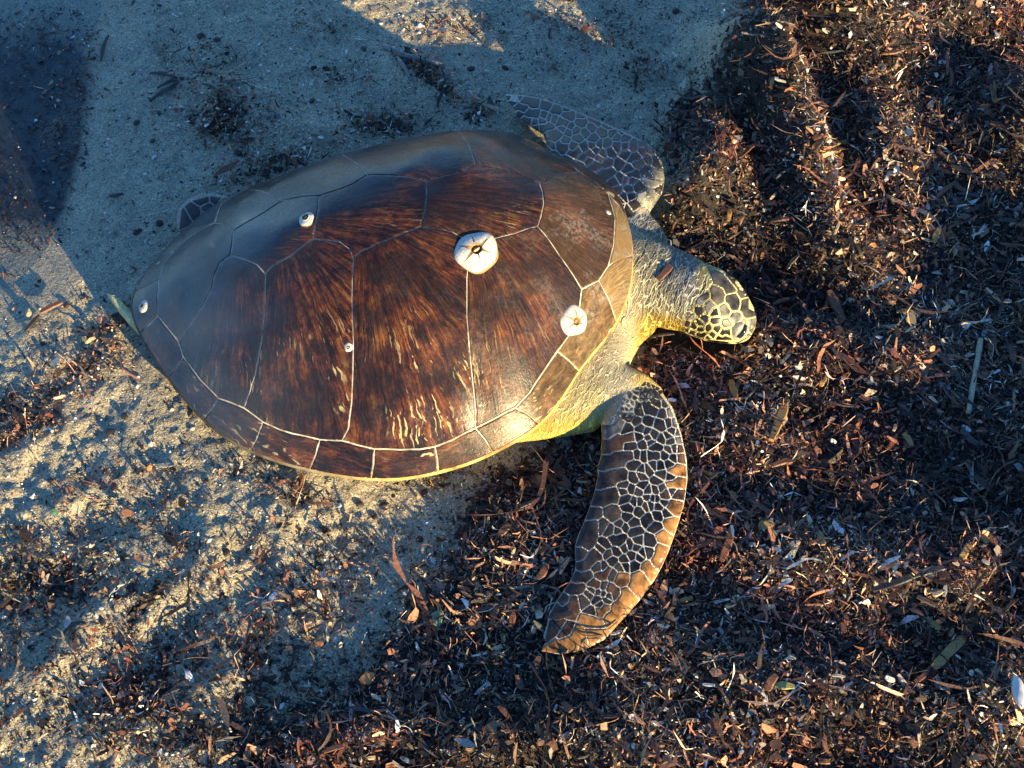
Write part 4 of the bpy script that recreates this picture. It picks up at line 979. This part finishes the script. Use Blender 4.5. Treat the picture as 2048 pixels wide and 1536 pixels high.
# shell grit: tiny faceted grains
def grit(n):
    x = rng.uniform(-1, 1, n); y = rng.uniform(-.66, 1, n); w, si, we = mask_at(x, y)
    k = rng.random(n) < np.where(w > .6, .25, .8)*(1-.7*we); x, y = x[k], y[k]; k = clear_of_turtle(x, y); x, y = x[k], y[k]; n = len(x)
    r = np.exp(rng.normal(np.log(.0011), .5, n)).clip(.0005, .005)
    O8 = np.array([(1, 0, 0), (0, 1, 0), (-1, 0, 0), (0, -1, 0), (0, 0, .7), (0, 0, -.7)], float)
    V = O8[None]*rng.uniform(.6, 1.3, (n, 6, 1))*r[:, None, None]; a = rng.uniform(0, 6.28, n); c, s = np.cos(a)[:, None], np.sin(a)[:, None]
    vx = V[..., 0]*c-V[..., 1]*s; vy = V[..., 0]*s+V[..., 1]*c
    V = np.stack([vx+x[:, None], vy+y[:, None], V[..., 2]+(gh(x, y)+r*.25)[:, None]], -1).reshape(-1, 3)
    f = np.array([(0, 1, 4), (1, 2, 4), (2, 3, 4), (3, 0, 4), (1, 0, 5), (2, 1, 5), (3, 2, 5), (0, 3, 5)])
    Q = ((np.arange(n)*6)[:, None, None]+f[None]).reshape(-1, 3)
    P_ = np.array([(.62, .60, .55), (.40, .37, .30), (.25, .21, .15), (.06, .05, .045), (.12, .11, .10)]); c = P_[rng.choice(5, n, p=[.24, .2, .16, .2, .2])]
    o = mk_me('shell_grit', np_mesh('shell_grit', V, Q), M['flake'], smooth=False, attrs={'tint': ('FLOAT_COLOR', np.repeat(np.c_[c, np.ones(n)], 6, 0))})
    o['kind'] = 'stuff'; o['label'] = 'coarse grains and shell grit strewn over the sand'; o['category'] = 'grit'
grit(26000)

# =================================================================== SINGLE THINGS ON THE BEACH
def tint_mat(name, c, rough=.55, spec=.35, stretch=(30, 200, 200), scale=2.0):
    c = np.array(c); return mat_simple(name, tuple(c*.55), tuple(np.minimum(c*1.35, .9)), scale, rough, spec, stretch, .5)
TM = {k: tint_mat(k, c, r) for k, (c, r) in dict(straw=((.44, .36, .22), .5), bark=((.13, .055, .028), .5), darkwood=((.035, .024, .020), .45), gold=((.30, .17, .055), .55), greywood=((.20, .19, .175), .6), seagrass=((.030, .026, .024), .4),
      white=((.48, .46, .41), .5), red=((.26, .06, .025), .5), green=((.12, .22, .12), .45), tan=((.36, .26, .15), .55), olive=((.26, .23, .07), .5), orange=((.42, .17, .05), .5)).items()}
TM['bean'] = mat_simple('smooth_shell', (.42, .40, .37), (.56, .54, .50), 60, .35, .5, bump=.05)
def strip(name, pts_px, wpx, thick, mat, label, cat, lift=.003, group=None, curl=0., on=None, taper=.6, flat=True, seed=0):
    """a blade, chip or stick laid along points on the ground, with thickness and uneven edges"""
    rs = np.random.default_rng(seed+int(abs(pts_px[0][0])*7+abs(pts_px[0][1])))
    P = []
    for (u, v) in pts_px:
        p = np.array(on(u, v)) if on else on_ground(u, v); P.append(p+np.array([0, 0, lift]))
    P = np.array(P); m = max(5, 2*len(P)); t = np.linspace(0, len(P)-1, m); Q_ = np.stack([np.interp(t, range(len(P)), P[:, k]) for k in range(3)], 1)
    Q_[:, 2] = np.maximum(Q_[:, 2], np.convolve(np.pad(Q_[:, 2], 1, 'edge'), [1/3]*3, 'valid'))
    c0 = Q_.mean(0); c0[2] = Q_[:, 2].min()-thick; tg = np.gradient(Q_, axis=0); tg /= np.linalg.norm(tg, axis=1, keepdims=True)
    sd = np.cross([0, 0, 1.0], tg); sd /= np.linalg.norm(sd, axis=1, keepdims=True); W_ = wpx*DIST/FPX*.5
    V = []; F = []; ring = 6 if flat else 8
    for i in range(m):
        e = abs(2*i/(m-1)-1); w = W_*(1-(1-taper)*e**3)*(1+rs.normal(0, .08)); th = thick*.5*(1-.3*e)
        up = np.cross(tg[i], sd[i])
        if flat: offs = [(-1, 0), (-.7, 1), (.7, 1), (1, 0), (.7, -1), (-.7, -1)]
        else: offs = [(math.cos(a), math.sin(a)) for a in np.linspace(0, 2*math.pi, 8, endpoint=False)]
        for a, b in offs: V.append(Q_[i]-c0+sd[i]*w*a*(1+rs.normal(0, .05))+up*(th if flat else w)*b+up*curl*W_*(a*a))
    for i in range(m-1):
        for k in range(ring): F.append((i*ring+k, i*ring+(k+1) % ring, (i+1)*ring+(k+1) % ring, (i+1)*ring+k))
    F.append(tuple(range(ring))[::-1]); F.append(tuple((m-1)*ring+k for k in range(ring)))
    o = mk(name, V, F, TM[mat], smooth=not flat); o.location = tuple(c0)
    return tag(o, label, cat, group)
def pebble(name, u, v, ru, rv, mat, label, cat, ang=0, flatness=.5, group=None, facets=0, sink=.3):
    bm = bmesh.new(); bmesh.ops.create_icosphere(bm, subdivisions=3 if not facets else 1, radius=1)
    rs = np.random.default_rng(int(u*3+v)); s = DIST/FPX
    for w in bm.verts:
        k = 1+rs.normal(0, .05 if not facets else .16); w.co = Vector((w.co.x*ru*s*k, w.co.y*rv*s/math.cos(TH)*k, w.co.z*min(ru, rv)*s*flatness*k))
    me = bpy.data.meshes.new(name); bm.to_mesh(me); bm.free(); o = mk_me(name, me, TM[mat], smooth=not facets)
    p = on_ground(u, v); o.location = (p[0], p[1], p[2]+min(ru, rv)*s*flatness*(1-sink)); o.rotation_euler = (rs.normal(0, .15), rs.normal(0, .15), math.radians(ang))
    return tag(o, label, cat, group)
strip('straw', [(1957, 688), (1950, 730), (1943, 770), (1932, 836)], 11, .005, 'straw', 'long pale straw stalk lying alone on the dark seaweed', 'stick', .012, flat=False, taper=.9)
pebble('clam_shell', 2032, 1390, 12, 25, 'bean', 'smooth white oval shell half among dark litter', 'shell', 0, .8, sink=-.7)
strip('wood_chip', [(1568, 818), (1558, 845), (1540, 890)], 20, .006, 'gold', 'golden brown splintered wood chip near the near flipper elbow', 'wood chip', .012)
strip('seagrass', [(1742, 1188), (1790, 1172), (1840, 1153), (1882, 1143)], 15, .004, 'seagrass', 'wide dark curved blade with reddish middle on the brown litter', 'seaweed', .010, curl=.3)
strip('leaf', [(1862, 1345), (1885, 1320), (1908, 1298), (1922, 1284)], 17, .003, 'gold', 'curled golden leaf with ragged edge in the dark litter', 'leaf', .012, curl=.5)
strip('driftwood', [(767, 95), (800, 112), (840, 124), (890, 136)], 14, .008, 'greywood', 'grey driftwood stick at the head of the seaweed strip on the sand', 'stick', .004, flat=False, taper=.7)
strip('driftwood', [(795, 118), (808, 135), (822, 165)], 9, .005, 'greywood', 'short grey stick branching down beside the driftwood stick', 'stick', .004, flat=False)
strip('seagrass', [(302, 150), (330, 150), (355, 159)], 9, .003, 'seagrass', 'dark straight blade uppermost of three blades on bare sand', 'seaweed', .004)
strip('seagrass', [(315, 180), (335, 168), (352, 160), (357, 168), (340, 178)], 7, .003, 'seagrass', 'small looped dark blade between two straight blades on bare sand', 'seaweed', .004)
strip('seagrass', [(300, 207), (318, 192), (335, 182), (352, 176)], 10, .003, 'seagrass', 'dark slanting blade lowest of three blades on bare sand', 'seaweed', .004)
strip('seagrass', [(218, 74), (208, 95), (203, 125)], 9, .003, 'seagrass', 'brown curved blade lying along the waterline', 'seaweed', .004)
strip('seagrass', [(219, 395), (235, 393), (248, 390)], 8, .003, 'darkwood', 'short dark blade alone on smooth sand by the waterline', 'seaweed', .003)
pebble('pebble', 872, 1242, 13, 19, 'green', 'smooth blue green pebble in the shaded litter', 'pebble', -20, .6)
strip('wood_chip', [(84, 632), (105, 620), (128, 611)], 13, .005, 'bark', 'reddish brown chip on pale sand behind the tail', 'wood chip', .008)
strip('wood_chip', [(52, 666), (66, 650), (80, 634)], 10, .005, 'darkwood', 'dark stick end crossing below the reddish chip behind the tail', 'wood chip', .004)
pebble('shell_fragment', 60, 634, 8, 8, 'tan', 'upright tan shell bit casting a long shadow on pale sand', 'shell', 10, 1.3, facets=1, sink=-.1)
strip('wood_chip', [(312, 935), (330, 934), (350, 932)], 10, .005, 'greywood', 'grey flat chip on sand below the rear of the shell', 'wood chip', .004)
pebble('shell_fragment', 300, 938, 6, 8, 'orange', 'small orange shell bit standing at the end of a grey chip', 'shell', 0, 1.2, facets=1, sink=-.2)
strip('wood_chip', [(588, 990), (598, 972), (606, 955)], 14, .005, 'bark', 'dark brown chip standing on sand under the shell edge', 'wood chip', .006)
strip('leaf', [(102, 1030), (110, 1028), (119, 1034)], 13, .002, 'green', 'small pale green leaf on the lumpy sand', 'leaf', .006, curl=.3)
pebble('pebble', 361, 1339, 8, 11, 'tan', 'small pinkish tan stone beside the seaweed ridge', 'pebble', 10, .6, facets=1)
strip('wood_chip', [(722, 1372), (735, 1364), (750, 1358)], 22, .005, 'orange', 'lit orange wood chip in the shaded litter', 'wood chip', .012)
strip('leaf', [(1547, 1378), (1565, 1378), (1586, 1381)], 14, .003, 'olive', 'yellow green leaf scrap among the brown litter', 'leaf', .012)
strip('wood_chip', [(84, 827), (97, 832), (107, 838)], 8, .004, 'red', 'bright red brown chip in the seaweed band by the tail', 'wood chip', .006)
strip('wood_chip', [(1440, 1130), (1455, 1095), (1462, 1060)], 16, .004, 'bark', 'red brown bark strip lying beside the flipper edge', 'wood chip', .010)
strip('wood_chip', [(1655, 590), (1665, 612), (1685, 650)], 20, .005, 'bark', 'red brown bark slab lying right of the turtle beak', 'wood chip', .010)
strip('wood_chip', [(1540, 940), (1565, 930), (1583, 930)], 12, .004, 'bark', 'brown bark chip below the golden wood chip', 'wood chip', .010)
strip('wood_chip', [(1430, 1480), (1425, 1460), (1436, 1445)], 26, .005, 'bark', 'broad red brown bark slab low in the lit litter', 'wood chip', .010)
def on_body(u, v):
    l, n_ = hit(u, v)
    if l is None: return on_ground(u, v)
    return np.array(l)
strip('wood_chip', [(1316, 561), (1328, 548), (1342, 534)], 15, .0025, 'bark', 'red brown bark chip stuck on the wrinkled turtle neck', 'wood chip', .0025, on=on_body, taper=.8)
strip('stem', [(1150, 1258), (1180, 1263), (1215, 1262), (1235, 1245)], 2.4, .001, 'darkwood', 'thin dark stem arching across the tip of the near flipper', 'stem', .003, on=on_body, flat=False)
strip('stem', [(1148, 1262), (1170, 1274), (1200, 1273), (1222, 1268)], 2.2, .001, 'darkwood', 'second thin dark stem below the first across the flipper tip', 'stem', .003, on=on_body, flat=False)
strip('leaf', [(1103, 1240), (1122, 1236), (1146, 1228)], 12, .002, 'darkwood', 'dark curled leaf scrap resting on the flipper tip', 'leaf', .003, on=on_body, curl=.2)
# look-alikes strewn through the litter
MARKS = [((1490, 670), 'in front of the turtle beak'), ((1560, 850), 'around the golden wood chip'), ((1945, 760), 'beside the pale straw stalk'), ((2000, 1390), 'near the white oval shell'), ((1820, 1160), 'around the wide curved blade'), ((1890, 1300), 'around the curled golden leaf'),
         ((1400, 1000), 'along the outer edge of the near flipper'), ((1150, 1340), 'below the tip of the near flipper'), ((1060, 1020), 'between the near flipper and the shell'), ((880, 1240), 'around the blue green pebble'), ((1390, 330), 'beside the bend of the far flipper'), ((1060, 150), 'above the tip of the far flipper'),
         ((830, 120), 'near the grey driftwood stick'), ((330, 180), 'around the three blades on bare sand'), ((170, 420), 'along the waterline'), ((90, 640), 'behind the tail by the reddish chip'), ((330, 930), 'near the grey chip below the rear shell'), ((110, 1040), 'around the small green leaf'), ((370, 1330), 'along the seaweed ridge by the pinkish stone'),
         ((1570, 1390), 'around the yellow green leaf scrap'), ((1600, 300), 'on the tall seaweed bank'), ((1900, 60), 'on the far end of the seaweed bank'), ((1670, 620), 'beside the red brown bark slab'), ((640, 60), 'on the crumbly sand past the shell'), ((740, 1370), 'near the lit orange chip'), ((500, 300), 'along the far edge of the shell')]
def where(u, v): return min(MARKS, key=lambda m: math.hypot(m[0][0]-u, m[0][1]-v))[1]
HUE = dict(bark='red brown', gold='golden brown', darkwood='blackish', seagrass='dark grey', white='white', tan='tan', greywood='grey')
def strew(n, fn, test):
    k = 0; tries = 0
    while k < n and tries < 6000:
        tries += 1; u, v = random.uniform(0, 2048), random.uniform(0, 1536); p = at(u, v); w, s, e = mask_at(np.array([p[0]]), np.array([p[1]]))
        if not test(u, v, float(w[0]), float(e[0])): continue
        if any(inside(np.array([u, v], float), b)[0] for b in bodyout+[np.array([(a, b) for a, b, _ in RIM]+[(1150, 320), (850, 280), (500, 380), (300, 530)], float), np.array(HEAD, float)+0]): continue
        fn(u, v, k); k += 1
def chip(mat, name, label, cat, group, ln, wd):
    def f(u, v, k):
        a = random.uniform(0, math.pi); l = random.uniform(*ln)/2; du, dv = l*math.cos(a), l*math.sin(a)*.85; b = random.uniform(-.2, .2)*l
        mt = mat if isinstance(mat, str) else random.choice(mat); w_ = random.uniform(*wd); sz = ('long' if l*2 > (ln[0]+ln[1])/2 else 'short')+(' broad' if w_ > (wd[0]+wd[1])/2 else ' narrow')
        strip(name, [(u-du, v-dv), (u+b*math.sin(a), v-b*math.cos(a)), (u+du, v+dv)], w_, .0035, mt, f'{sz} {HUE[mt]} {label} {where(u, v)}', cat, random.uniform(.006, .016), group, curl=random.uniform(-.2, .4), seed=k)
    return f
strew(70, chip(['bark', 'bark', 'gold'], 'bark_chip', 'bark chip', 'bark chip', 'larger bark chips in the litter', (22, 48), (8, 17)), lambda u, v, w, e: w > .8)
strew(45, chip(['darkwood', 'seagrass'], 'seagrass_scrap', 'seagrass scrap', 'seaweed', 'dark seagrass scraps', (25, 60), (6, 12)), lambda u, v, w, e: w > .45)
strew(60, chip(['tan', 'greywood', 'tan', 'white', 'greywood'], 'pale_chip', 'weathered chip', 'wood chip', 'pale weathered chips in the litter', (12, 30), (5, 11)), lambda u, v, w, e: w > .8 and (u > 1500 or v > 1050))
strew(40, lambda u, v, k: pebble('shell_bit', u, v, random.uniform(3, 7), random.uniform(3, 6), 'white', f'tiny white shell bit {where(u, v)}', 'shell', random.uniform(0, 180), .6, 'white shell bits on the sand', facets=1), lambda u, v, w, e: w < .4 and e < .5)
strew(35, lambda u, v, k: pebble('dark_pebble', u, v, random.uniform(5, 10), random.uniform(4, 8), 'darkwood', f'small dark stone {where(u, v)}', 'pebble', random.uniform(0, 180), .6, 'small dark stones on the sand'), lambda u, v, w, e: w < .4 and e < .7)
